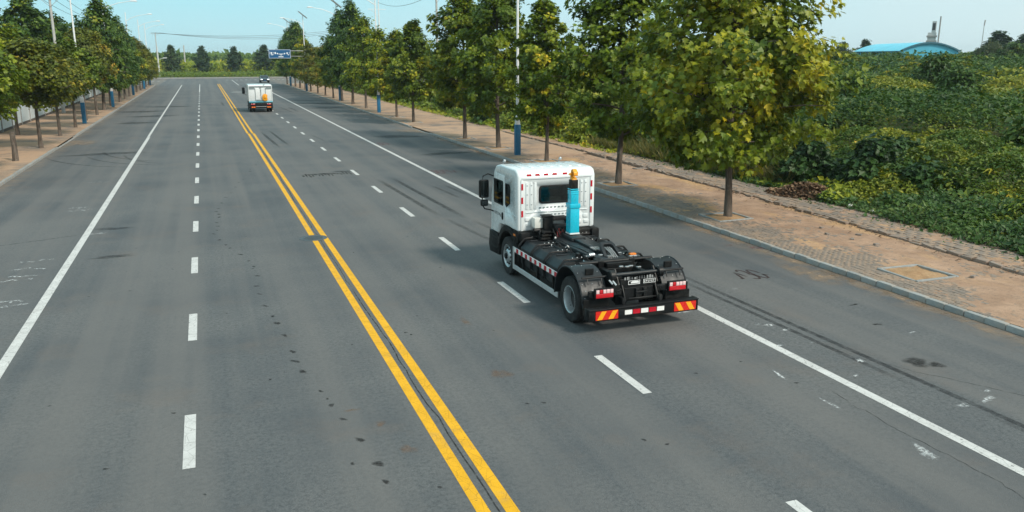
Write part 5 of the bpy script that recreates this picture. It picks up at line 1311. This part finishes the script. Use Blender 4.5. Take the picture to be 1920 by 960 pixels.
fringe('weeds', 16000, 60, 188, -.1, 4.0, .4, 1.9, .36, 'leaf_green', .15, .7)
fringe('weeds', 2600, 11, 45, -1.1, .3, .03, .16, .10, 'leaf_bush', .4, .9); fringe('weeds', 5000, 45, 120, -1.0, .4, .05, .3, .2, 'leaf_green', .2, .8)
# tall grass turning yellow
def grass(name, n, y0, y1, x0, x1, h, t0, t1, w=.02):
    y = y0 + (y1 - y0) * r.random(n); x = backx(y) + x0 + (x1 - x0) * r.random(n)
    L = h * r.lognormal(0, .3, n) * (.5 + vnoise(x, y, 1.2, 5, 2)); lean = unit(n, r) * .45
    T = np.array([0, 0, 1.]) + lean; T /= np.linalg.norm(T, axis=1, keepdims=True); B = np.cross(T, unit(n, r)); B /= np.linalg.norm(B, axis=1, keepdims=True)
    P = np.stack([x, y, np.full(n, .1)], 1); bend = lean * np.array([1, 1, 0]) * L[:, None] * .5
    V = np.stack([P - B * w, P + B * w, P + T * L[:, None] * .55 + B * w * .8, P + T * L[:, None] * .55 - B * w * .8, P + T * L[:, None] + bend - np.array([0, 0, .06])], 1)
    L_ = (np.arange(n)[:, None] * 5 + np.array([0, 1, 2, 3, 3, 2, 4])[None]).ravel(); st = (np.arange(n)[:, None] * 7 + np.array([0, 4])[None]).ravel()
    tint = np.repeat(np.clip(t0 + (t1 - t0) * r.random(n), 0, 1), 2)
    return tag(obj_from(name, np_mesh(name, V.reshape(-1, 3), L_, st, 'grass_blade', tint)), kind='stuff')
grass('grass', 9000, 33, 50, -.6, 1.2, .75, .2, .95, .018); grass('grass', 3500, 30, 36, -.2, 1.0, .9, .35, 1, .016); grass('grass', 2500, 12, 30, -.7, .6, .35, .0, .5, .012)
grass('grass', 5000, 50, 90, -.5, 1.0, .6, .1, .7, .025)

# shrubs one can pick out
def shrub_mesh(seed, w, h, n, size, mat, tmpl=LEAF_OVAL, tb=.45):
    r = np.random.default_rng(seed); nb = 24; bc = unit(nb, r); bc[:, 2] = np.abs(bc[:, 2]); bc *= np.array([w * .62, w * .62, h * .66]); bc[:, 2] += h * .14
    i = r.integers(0, nb, n); u = unit(n, r); P = bc[i] + u * (np.cbrt(r.random(n)) * np.where(r.random(n) < .8, .36 * w, .5 * w) * .9)[:, None] * np.array([1, 1, .7])
    P[:, 2] = np.clip(P[:, 2], .02, None); N = np.array([0, 0, .9]) + u * .4 + unit(n, r) * .5; T = u * .8 + unit(n, r) * .6 + np.array([0, 0, -.25])
    crown = leaf_mesh('foliage', P, N, T, size * r.lognormal(0, .25, n), tb + .13 * r.normal(size=nb)[i] + .1 * r.normal(size=n), tmpl, mat)
    m = MB()
    for k in range(9): m.tube([(0, 0, -.1), tuple(bc[k] * .5), tuple(bc[k])], [.035, .02, .008], 5, cap=False)
    return m.mesh('stems', 'bark'), crown
SH = [shrub_mesh(1, 1.6, 1.9, 3200, .22, 'leaf_bush', LEAF_PALM, .40), shrub_mesh(2, 1.5, 1.6, 2800, .20, 'leaf_bush', LEAF_PALM, .50), shrub_mesh(3, 1.3, 1.3, 2600, .19, 'leaf_green', LEAF_OVAL, .5), shrub_mesh(4, 1.3, 1.3, 2600, .17, 'leaf_field', LEAF_OVAL, .76), shrub_mesh(5, 2.2, 3.8, 4200, .26, 'leaf_dark', LEAF_OVAL, .4)]
shr = [(0, 25.3, 30.2, 1.0, 'dark big-leaved shrub behind the heap of dead leaves'), (0, 26.6, 27.6, 1.08, 'largest dark big-leaved shrub, to the right of the leaf heap'), (1, 27.0, 25.2, 1.0, 'dark shrub with drooping leaves above the ivy-like weeds'), (0, 25.1, 33.4, 1.0, 'dark shrub behind the trunk of the nearest plane tree'),
       (1, 28.8, 28.6, 1.15, 'dark shrub deeper in the field behind the big-leaved ones'), (1, 25.0, 36.8, .9, 'dark shrub beside yellowing grass behind the second plane tree'), (1, 25.6, 41, 1.05, 'dark shrub behind the yellow grass strip'), (0, 26, 45.5, 1.1, 'dark shrub behind the third plane tree'),
       (2, 24.6, 52, 1.1, 'bright green shrub behind the tree beside the nearest lamp'), (2, 24.4, 57, 1.2, 'bright green shrub behind the last tree before the dropped kerb'), (2, 24.2, 64, 1.2, 'bright green shrub facing the dropped kerb'), (1, 24.0, 71, 1.3, 'green shrub behind the first tree past the dropped kerb'),
       (3, 28.2, 19.6, 1.0, 'yellow flowering shrub in the field at the right picture edge'), (3, 27.2, 22.0, .8, 'small yellow-leaved shrub left of the flowering one'), (2, 26.0, 19.8, .9, 'low green shrub in front of the yellow ones'), (4, 34.5, 26.0, 1.0, 'tall dark bush at the right picture edge'), (4, 58, 52, 1.2, 'wide dark bush far out in the field, nearer of two'), (4, 66, 62, 1.3, 'wide dark bush far out in the field, farther of two'), (4, 47, 52, 1.05, 'dark round bush in the field beyond the nearest tree')]
for k, x, y, s, lab in shr:
    root = empty('shrub', (x, y, -.1), rng.uniform(0, 6.28)); root.scale = (s, s, s * rng.uniform(1.2, 1.45)); tag(root, lab, 'shrub', 'shrubs at the edge of the field')
    obj_from('stems', SH[k][0], root); obj_from('foliage', SH[k][1], root)

# heap of dead leaves and twigs
r = np.random.default_rng(5); n = 5200; u = r.random((n, 2)); a = u[:, 0] * 6.283; q = np.sqrt(u[:, 1]); hx_, hy_ = q * np.cos(a), q * np.sin(a)
hz = .62 * np.exp(-2.6 * q ** 2) * (.8 + .4 * vnoise(hx_ * 3 + 9, hy_ * 3 + 9, 1., 2, 3)); P = np.stack([23.65 + hx_ * 1.35 - hy_ * .35, 28.2 + hy_ * 1.7, .16 + hz * (.75 + .25 * r.random(n))], 1)
hp = tag(obj_from('leaf_heap', leaf_mesh('leaf_heap', P, np.array([0, 0, 1.]) + unit(n, r) * .6, unit(n, r), .13 * r.lognormal(0, .35, n), r.random(n), LEAF_OVAL, 'leaf_litter')), 'brown heap of dead leaves where the weeds meet the pavement', 'leaf heap', kind='stuff')
n = 2600; y = r.uniform(11, 40, n); x = np.interp(y, [0, 15.5, 28.9, 43], [19.6, 20.5, 21.3, 21.9]) + r.normal(size=n) * .35; k = r.random(n) < .5; x = np.where(k, backx(y) - .5 + r.normal(size=n) * .25, x)
tag(obj_from('leaf_litter', leaf_mesh('leaf_litter', np.stack([x, y, .19 + .02 * r.random(n)], 1), np.array([0, 0, 1.]) + unit(n, r) * .4, unit(n, r), .075 * r.lognormal(0, .35, n), r.random(n), LEAF_OVAL, 'leaf_litter')), kind='stuff')

# woods beyond the junction, undergrowth behind the left fence
def mass(name, n, x0, x1, y0, y1, h, size, seed, mat, t0=.2, t1=.8, front=6.):
    r = np.random.default_rng(seed); x = r.uniform(x0, x1, n); y = y0 + (y1 - y0) * r.random(n) ** 1.6; hh = h * (.62 + .62 * vnoise(x, y, .10, seed, 4)); z = hh * (1 - r.exponential(.22, n)); f = (y - y0) < front
    z = np.where(f, hh * r.random(n), z); k = z > 0; x, y, z = x[k], y[k], z[k]; n = len(x)
    N = np.array([0, -.5, .7]) + unit(n, r) * .7; T = unit(n, r); tint = t0 + (t1 - t0) * vnoise(x, y + z * 2, .16, seed + 3, 4) * 1.3 - .1 + r.normal(size=n) * .09
    return tag(obj_from(name, leaf_mesh(name, np.stack([x, y, z - .25], 1), N, T, size * r.lognormal(0, .3, n), tint, LEAF_OVAL, mat)), kind='stuff')
mass('woods', 42000, -110, 150, 288, 330, 4.5, .95, 8, 'leaf_green', .15, .9)
mass('woods', 22000, -160, 260, 400, 440, 7.2, 1.7, 9, 'leaf_dark', .2, .8)
mass('roadside_hedge', 16000, -90, 80, 256, 268, 1.7, .42, 10, 'leaf_green', .0, .6, 4.)
mass('hedge_behind_fence', 26000, -24, -15.6, 42, 190, 3.0, .42, 11, 'leaf_dark', .3, .9, 150.)
mass('far_treeline', 26000, 120, 420, 238, 300, 7.2, 1.6, 12, 'leaf_dark', .2, .8, 30.)
m = MB(); m.add([(0, 0, 0)] * 0, [])

# distant trees on the skyline to the right
for i, (x, y, me, s, h, lab) in enumerate([
    (150, 188, FARA, 1.5, 10.4, 'dark tree on the skyline just left of the blue shed'), (158, 180, FARA, 1.2, 10.0, 'slim dark tree behind the blue shed roof, left of its middle'), (163, 177, FARA, 1.2, 10.6, 'slim dark tree behind the blue shed roof, near the middle'),
    (136, 112, FARB, 1.0, 8.4, 'dark tree at the right end of the blue shed'), (166, 140, FARA, 1.9, 11.8, 'dark skyline tree right of the willow, first of the row'), (171, 138, FARA, 1.7, 11.2, 'dark skyline tree right of the willow, second of the row'), (175, 135, FARA, 1.9, 12.0, 'dark skyline tree right of the willow, third of the row'), (180, 133, FARA, 1.8, 11.6, 'dark skyline tree right of the willow, fourth of the row'),
    (184, 130, FARA, 1.9, 12.2, 'dark skyline tree right of the willow, fifth of the row'), (189, 127, FARA, 2.0, 12.0, 'dark skyline tree right of the willow, sixth of the row'), (128, 158, FARB, 1.1, 8.6, 'round dark tree left of the blue shed, lower one')]):
    place_tree('skyline_tree', me, x, y, s, h / 9., rng.uniform(0, 6.28), lab, 'dark trees on the skyline', -.2)
# weeping willow
def willow():
    r = np.random.default_rng(3); root = empty('willow_tree', (139.0, 118.5, -.2)); tag(root, 'round weeping willow to the right of the blue shed', 'tree')
    m = MB(); m.tube([(0, 0, 0), (0, .1, 2), (.1, 0, 4.5)], [.5, .42, .3], 8)
    P = []; T = []
    for k in range(330):
        a = r.uniform(0, 6.28); q = math.sqrt(r.random()); x, y = 4.3 * q * math.cos(a), 4.3 * q * math.sin(a); zt = 8.6 * math.sqrt(max(.12, 1 - .78 * q * q)) + r.normal() * .3; L = r.uniform(1.5, 4.5) * (.5 + .6 * q)
        for j in range(26): s = j / 25; P.append((x * (1 + .05 * s) + r.normal() * .1, y * (1 + .05 * s) + r.normal() * .1, max(.4, zt - L * s))); T.append((r.normal() * .4, r.normal() * .4, -1))
        if k < 12: m.tube([(.1, 0, 4.2), (x * .5, y * .5, zt * .8), (x, y, zt)], [.14, .08, .02], 5, cap=False)
    P, T = np.array(P), np.array(T); n = len(P); m.build('trunk', 'bark', root)
    obj_from('crown', leaf_mesh('crown', P, unit(n, r) + np.array([0, 0, .3]), T, .5 * r.lognormal(0, .2, n), .5 + .2 * r.normal(size=n), LEAF_LONG, 'leaf_willow'), root)
willow()

# ================================================================== LAMPS, POLES, CABLES, SIGN, BUILDINGS
def lamp_mesh_parts():
    m = MB(); m.box(-.16, .16, -.15, .15, 0, 1.82); base = m.mesh('base', 'lamp_blue', .02, 2)
    m = MB(); m.box(.161, .168, -.13, .13, .10, 1.74); side = m.mesh('pale_face', 'lamp_blue_pale', .002, 1)  # thin sheet that makes one face of the base a paler blue
    m = MB(); m.prism([(-.13, -.12), (.13, -.12), (.13, .12), (-.13, .12)], 1.82, 2.28, 'z'); m.box(-.15, .15, -.14, .14, 1.82, 1.86); cap = m.mesh('collar', 'lamp_white', .02, 2)
    m = MB(); m.tube([(0, 0, 2.26), (0, 0, 12.2)], [.095, .055], 12); pole = m.mesh('pole', 'lamp_white', 0)
    m = MB(); m.tube([(0, 0, 10.9), (-.7, 0, 11.35), (-1.7, 0, 11.72), (-3.0, 0, 11.95)], [.045, .04, .035, .03], 8); arm = m.mesh('arm', 'lamp_white', 0)
    m = MB(); m.prism([(-3.75, 11.98), (-3.55, 12.08), (-3.0, 12.02), (-2.95, 11.92), (-3.7, 11.90)], -.14, .14, 'y'); head = m.mesh('lamp_head', 'lamp_white', .03, 2)
    m = MB(); M = Matrix.Translation((0, -.1, 12.55)) @ Matrix.Rotation(R(38), 4, 'Y'); m.box(-.85, .85, -.5, .5, -.03, .03, M); pan = m.mesh('solar_panel', 'solar_cell', .01, 1)
    m = MB(); m.tube([(0, 0, 12.15), (0, 0, 12.5)], .05, 8); m.box(-.9, .9, -.53, .53, -.05, -.031, M); fr_ = m.mesh('panel_frame', 'lamp_white', 0)
    return base, side, cap, pole, arm, head, pan, fr_
LP = lamp_mesh_parts()
def lamp(x, y, label, mirror=False):
    root = empty('street_lamp', (x, y, .12), 0 if not mirror else math.pi); tag(root, label, 'street lamp', 'street lamps with blue bases')
    b = obj_from('base', LP[0], root); obj_from('pale_face', LP[1], b); obj_from('collar', LP[2], root); obj_from('pole', LP[3], root); obj_from('arm', LP[4], root); obj_from('lamp_head', LP[5], root); 
    if not mirror: p = obj_from('solar_panel', LP[6], root); obj_from('panel_frame', LP[7], p)
for i, y in enumerate((46.7, 88.0, 114.2, 147.4, 174)):
    lamp((17.45, 17.25, 17.2, 16.6, 16.5)[i], y, ('solar street lamp with blue base, ' + ['nearest on the right pavement', 'second on the right pavement', 'third on the right pavement', 'fourth on the right pavement', 'fifth on the right pavement'][i]))
for i, y in enumerate((82.4, 108.5, 141, 168, 187)):
    lamp(-10.1, y, 'street lamp with blue base, ' + ORD[i] + ' along the left pavement', True)

def utility_pole(x, y, h, label, arms=1, z=-.2, ry=0., r0=.19, name='utility_pole'):
    root = empty(name, (x, y, z)); tag(root, label, 'utility pole')
    MB().tube([(0, 0, 0), (0, 0, h)], [r0, r0 * .58], 14).build('pole', 'pole_concrete', root)
    pts = []
    for k in range(arms):
        zz_ = h - .45 - .9 * k; c, s = math.cos(ry), math.sin(ry); M = Matrix.Rotation(ry, 4, 'Z')
        m = MB(); m.box(-1.25, 1.25, -.20, -.12, zz_, zz_ + .10, M); m.tube([M @ Vector((-.8, -.16, zz_)), M @ Vector((0, -.14, zz_ - .75))], .022, 6); m.tube([M @ Vector((.8, -.16, zz_)), M @ Vector((0, -.14, zz_ - .75))], .022, 6); m.build('crossarm', 'post_grey', root)
        for px in (-1.15, 0 if k == 0 else -.5, 1.15):
            m = MB(); m.lathe([(.001, 0), (.05, .02), (.03, .08), (.06, .12), (.03, .18), (.05, .22), (.001, .26)], M @ Vector((px, -.16, zz_ + .10)), 'z', 10); m.build('insulator', 'porcelain', root); pts.append(Vector((x, y, z)) + (M @ Vector((px, -.16, zz_ + .36))))
    return pts
def cable(a, b, sag, label, rad=.022):
    a, b = Vector(a), Vector(b); P = [a.lerp(b, t) + Vector((0, 0, -4 * sag * t * (1 - t))) for t in np.linspace(0, 1, 25)]
    o = MB().tube(P, rad, 5).build('power_cable', 'cable'); tag(o, label, 'cable', 'overhead power cables')
p1 = utility_pole(-14.0, 99, 12.2, 'concrete utility pole with crossarm between the left trees and fence', 1)
p2 = utility_pole(-15.0, 168, 12.6, 'farther utility pole with two crossarms above the left trees', 2, ry=.1)
p0 = [Vector((-14 + dx, 35, 12.0)) for dx in (-1.15, 0, 1.15)]
for k in range(3):
    cable(p1[k], p2[k], .9, 'power cable from the left concrete pole towards the farther one, ' + ['outer', 'middle', 'road-side'][k] + ' wire')
    cable(p0[k], p1[k], .8, 'power cable reaching the left concrete pole from the near side, ' + ['outer', 'middle', 'road-side'][k] + ' wire')
f1 = utility_pole(-12.5, 284, 13.2, 'slim utility pole beyond the far kerb at the left', 1, r0=.2)
f2 = utility_pole(-4.9, 297, 9.6, 'plain pale pole standing in front of the far woods', 0, r0=.3)
f4 = [Vector((61 + dx, 318, 17.1)) for dx in (-1.15, 0, 1.15)]
for k in range(3): cable(f1[k], f4[k], 2.2 + .5 * k, 'sagging cable crossing the sky above the far woods, ' + ['lowest', 'middle', 'highest'][k] + ' strand', .045)
m = MB(); m.tube([(0, 0, 0), (0, 0, 8.9)], [.09, .07], 10); m.tube([(0, 0, 5.2), (1.6, 0, 5.6)], .05, 6); m.box(1.2, 2.3, -.12, .12, 5.55, 5.72); o = m.build('signal_pole', 'lamp_white', None, loc=(-11.6, 268, -.2)); tag(o, 'thin white pole with short lamp arm beside the far left junction', 'pole')
q1 = utility_pole(35.5, 131.5, 15.5, 'tall utility pole rising behind the right tree row', 1, r0=.25, ry=.35)
m = MB(); m.tube([(0, 0, 0), (0, 0, 24)], [.22, .08], 8)
for k in range(5): m.tube([(0, 0, 12.5 + 2.2 * k), (-1.7, 0, 13.9 + 2.2 * k)], .04, 5)
m.box(-2.4, 1.6, -.04, .04, 16.2, 16.3); o = m.build('mast', 'lamp_white', None, loc=(38, 190, -.2)); tag(o, 'thin pale mast with slanting struts beyond the right tree row', 'mast')
cable((30, 60, 19.5), (150, 60, 20.5), 3.2, 'lone overhead cable across the upper right sky, lower one', .03); cable((30, 62, 22.0), (150, 60, 27), 2.5, 'overhead cable at the top right of the sky, upper one', .03)
cable(q1[0], (38, 190, 17.5), 1.2, 'cable between the tall pole and mast behind the right trees', .035)

# overhead direction sign on a cantilever post
sg = empty('road_sign', (12.75, 150.0, 0)); tag(sg, 'blue overhead direction sign with white lettering above the far right pavement', 'road sign')
sb = MB().box(-2.35, 2.25, -.06, .0, 5.45, 7.32).build('panel', 'sign_blue', sg, .02, 1); sb.scale = (.8, 1, .8); sb.location = (0, 0, 5.9 * .2 - .0)
m = MB()
for a, b, c, d in ((-2.28, 2.18, 5.50, 5.545), (-2.28, 2.18, 7.225, 7.27), (-2.28, -2.235, 5.545, 7.225), (2.135, 2.18, 5.545, 7.225)): m.box(a, b, -.075, -.0605, c, d)
m.build('border', 'white_print', sb, smooth=False)
m = MB()   # small unreadable characters reduced to blocks and strokes as they look from here
for k, (x, z, w, h) in enumerate(((-2.05, 6.4, .08, .5), (-1.72, 6.45, .26, .36), (-1.28, 6.5, .08, .3), (-.95, 6.42, .26, .40), (1.5, 6.42, .22, .36), (1.95, 6.45, .07, .40), (-1.6, 6.2, .5, .08), (1.75, 6.2, .3, .08))):
    m.box(x - w / 2, x + w / 2, -.075, -.0605, z - .05, z + h - .05)
    if w > .2: m.box(x - w / 2 - .06, x + w / 2 + .06, -.0752, -.0607, z + h * .4, z + h * .4 + .05)
for x in (-.5, .95): m.prism([(x - .16, 6.5), (x, 6.25), (x + .16, 6.5), (x, 6.62)], -.075, -.0605, 'y')
m.box(-.28, .70, -.0745, -.0602, 6.30, 6.42); m.prism([(.05, 6.249), (.22, 6.02), (.40, 6.249)], -.0745, -.0602, 'y')
for k in range(6): m.box(-.30 + .17 * k, -.18 + .17 * k, -.075, -.0605, 5.70, 5.92)
m.build('lettering', 'white_print', sb, smooth=False)
m = MB(); m.tube([(4.3, .35, 0), (4.3, .35, 7.6)], [.16, .13], 12); m.tube([(-1.7, .16, 6.8), (4.3, .35, 6.8)], .07, 8); m.tube([(-1.7, .16, 5.9), (4.3, .35, 5.9)], .05, 8); m.build('post', 'post_grey', sg)

# blue arched shed among the fields
sh = empty('blue_shed', (122.6, 122.6, 0), 0); tag(sh, 'long cyan shed with a curved roof beyond the green field', 'shed')
ux = Vector((125.2 - 119.3, 113.6 - 121.5, 0)).normalized(); uy = Vector((ux.y, -ux.x, 0)) * -1
if uy.y < 0: uy = -uy
sh.location = (119.3, 121.1, -.2); sh.rotation_euler = (0, 0, math.atan2(-.416, .906))
Wd, Ln, ev, rise = 10.4, 25.0, 7.0, 1.55
arch = [(Wd * t, ev + rise * math.sin(math.pi * t) ** .9) for t in np.linspace(0, 1, 17)]
MB().prism([(0.05, 0), (0.05, ev - .05)] + [(a, b - .08) for a, b in arch[1:-1]] + [(Wd - .05, ev - .05), (Wd - .05, 0)], 0, Ln, 'y').build('walls', 'wall_cyan', sh, ang=20)
MB().prism([(a * 1.03 - .15, b + .06) for a, b in arch] + [(a * 1.03 - .15, b - .04) for a, b in arch[::-1]], -.3, Ln + .3, 'y').build('roof', 'roof_cyan', sh, ang=20)
m = MB(); m.prism([(a * 1.03 - .15, b + .08) for a, b in arch] + [(a * 1.03 - .15, b - .18) for a, b in arch[::-1]], -.36, -.302, 'y'); m.box(-.24, -.15, -.3, Ln + .3, ev - .1, ev + .06); m.build('roof_trim', 'roof_trim', sh, smooth=False)
m = MB()
for k in range(17): m.box(-.16, .04, k * 1.55 + .2, k * 1.55 + .28, .2, ev - .1)
m.build('wall_ribs', 'roof_trim', sh, smooth=False)
# stepped grey tower behind it
tw = empty('stair_tower', (152.5, 146.0, -.2), -.83); tag(tw, 'pale stepped tower with balcony bands rising behind the blue shed', 'tower')
MB().box(-.8, .9, -.9, .9, 0, 11.2).build('shaft', 'plaster_grey', tw)
for k in range(3): MB().box(-1.0, 1.1, -1.1, 1.1, 8.1 + k * 1.05, 8.45 + k * 1.05).build('balcony_band', 'post_grey', tw)
MB().box(-.1, .75, -.7, .7, 11.2, 13.6).build('roof_room', 'plaster_grey', tw); MB().box(.0, .6, -.73, -.71, 11.7, 13.2).build('window', 'cab_glass', tw); MB().tube([(1.45, -1.1, 0), (1.45, -1.1, 14.6)], .15, 8).build('chimney_pipe', 'post_grey', tw)
m = MB(); m.tube([(0, 0, 0), (0, 0, 13.2)], [.12, .05], 8); m.tube([(0, 0, 12.2), (.15, 0, 13.3)], .12, 6); o = m.build('antenna_mast', 'post_grey', None, loc=(151.0, 131.5, -.2)); tag(o, 'thin antenna mast standing above the willow', 'mast')
# corner of a red roofed house at the far right
hs = empty('red_roof_house', (128.0, 94.0, -.2), -.9); tag(hs, 'house with an orange-red pitched roof at the right picture edge', 'house')
MB().box(-.0, 9, 0, 6, 0, 5.6).build('wall', 'plaster_grey', hs); MB().prism([(-.5, 5.5), (6.5, 5.5), (3, 7.2)], -.4, 9.4, 'x').build('roof', 'roof_red', hs)

# thin summer haze in the air
hz = NT('air_haze'); vol = hz.node('ShaderNodeVolumePrincipled'); vol.inputs['Color'].default_value = (.80, .93, .97, 1); vol.inputs['Density'].default_value = .00022; vol.inputs['Anisotropy'].default_value = .2
hz.link(vol.outputs[0], hz.out.inputs['Volume'])
m = MB(); m.box(-1610, 1910, -310, 2810, -1.4, 29); tag(m.build('haze', 'air_haze', smooth=False), kind='stuff')
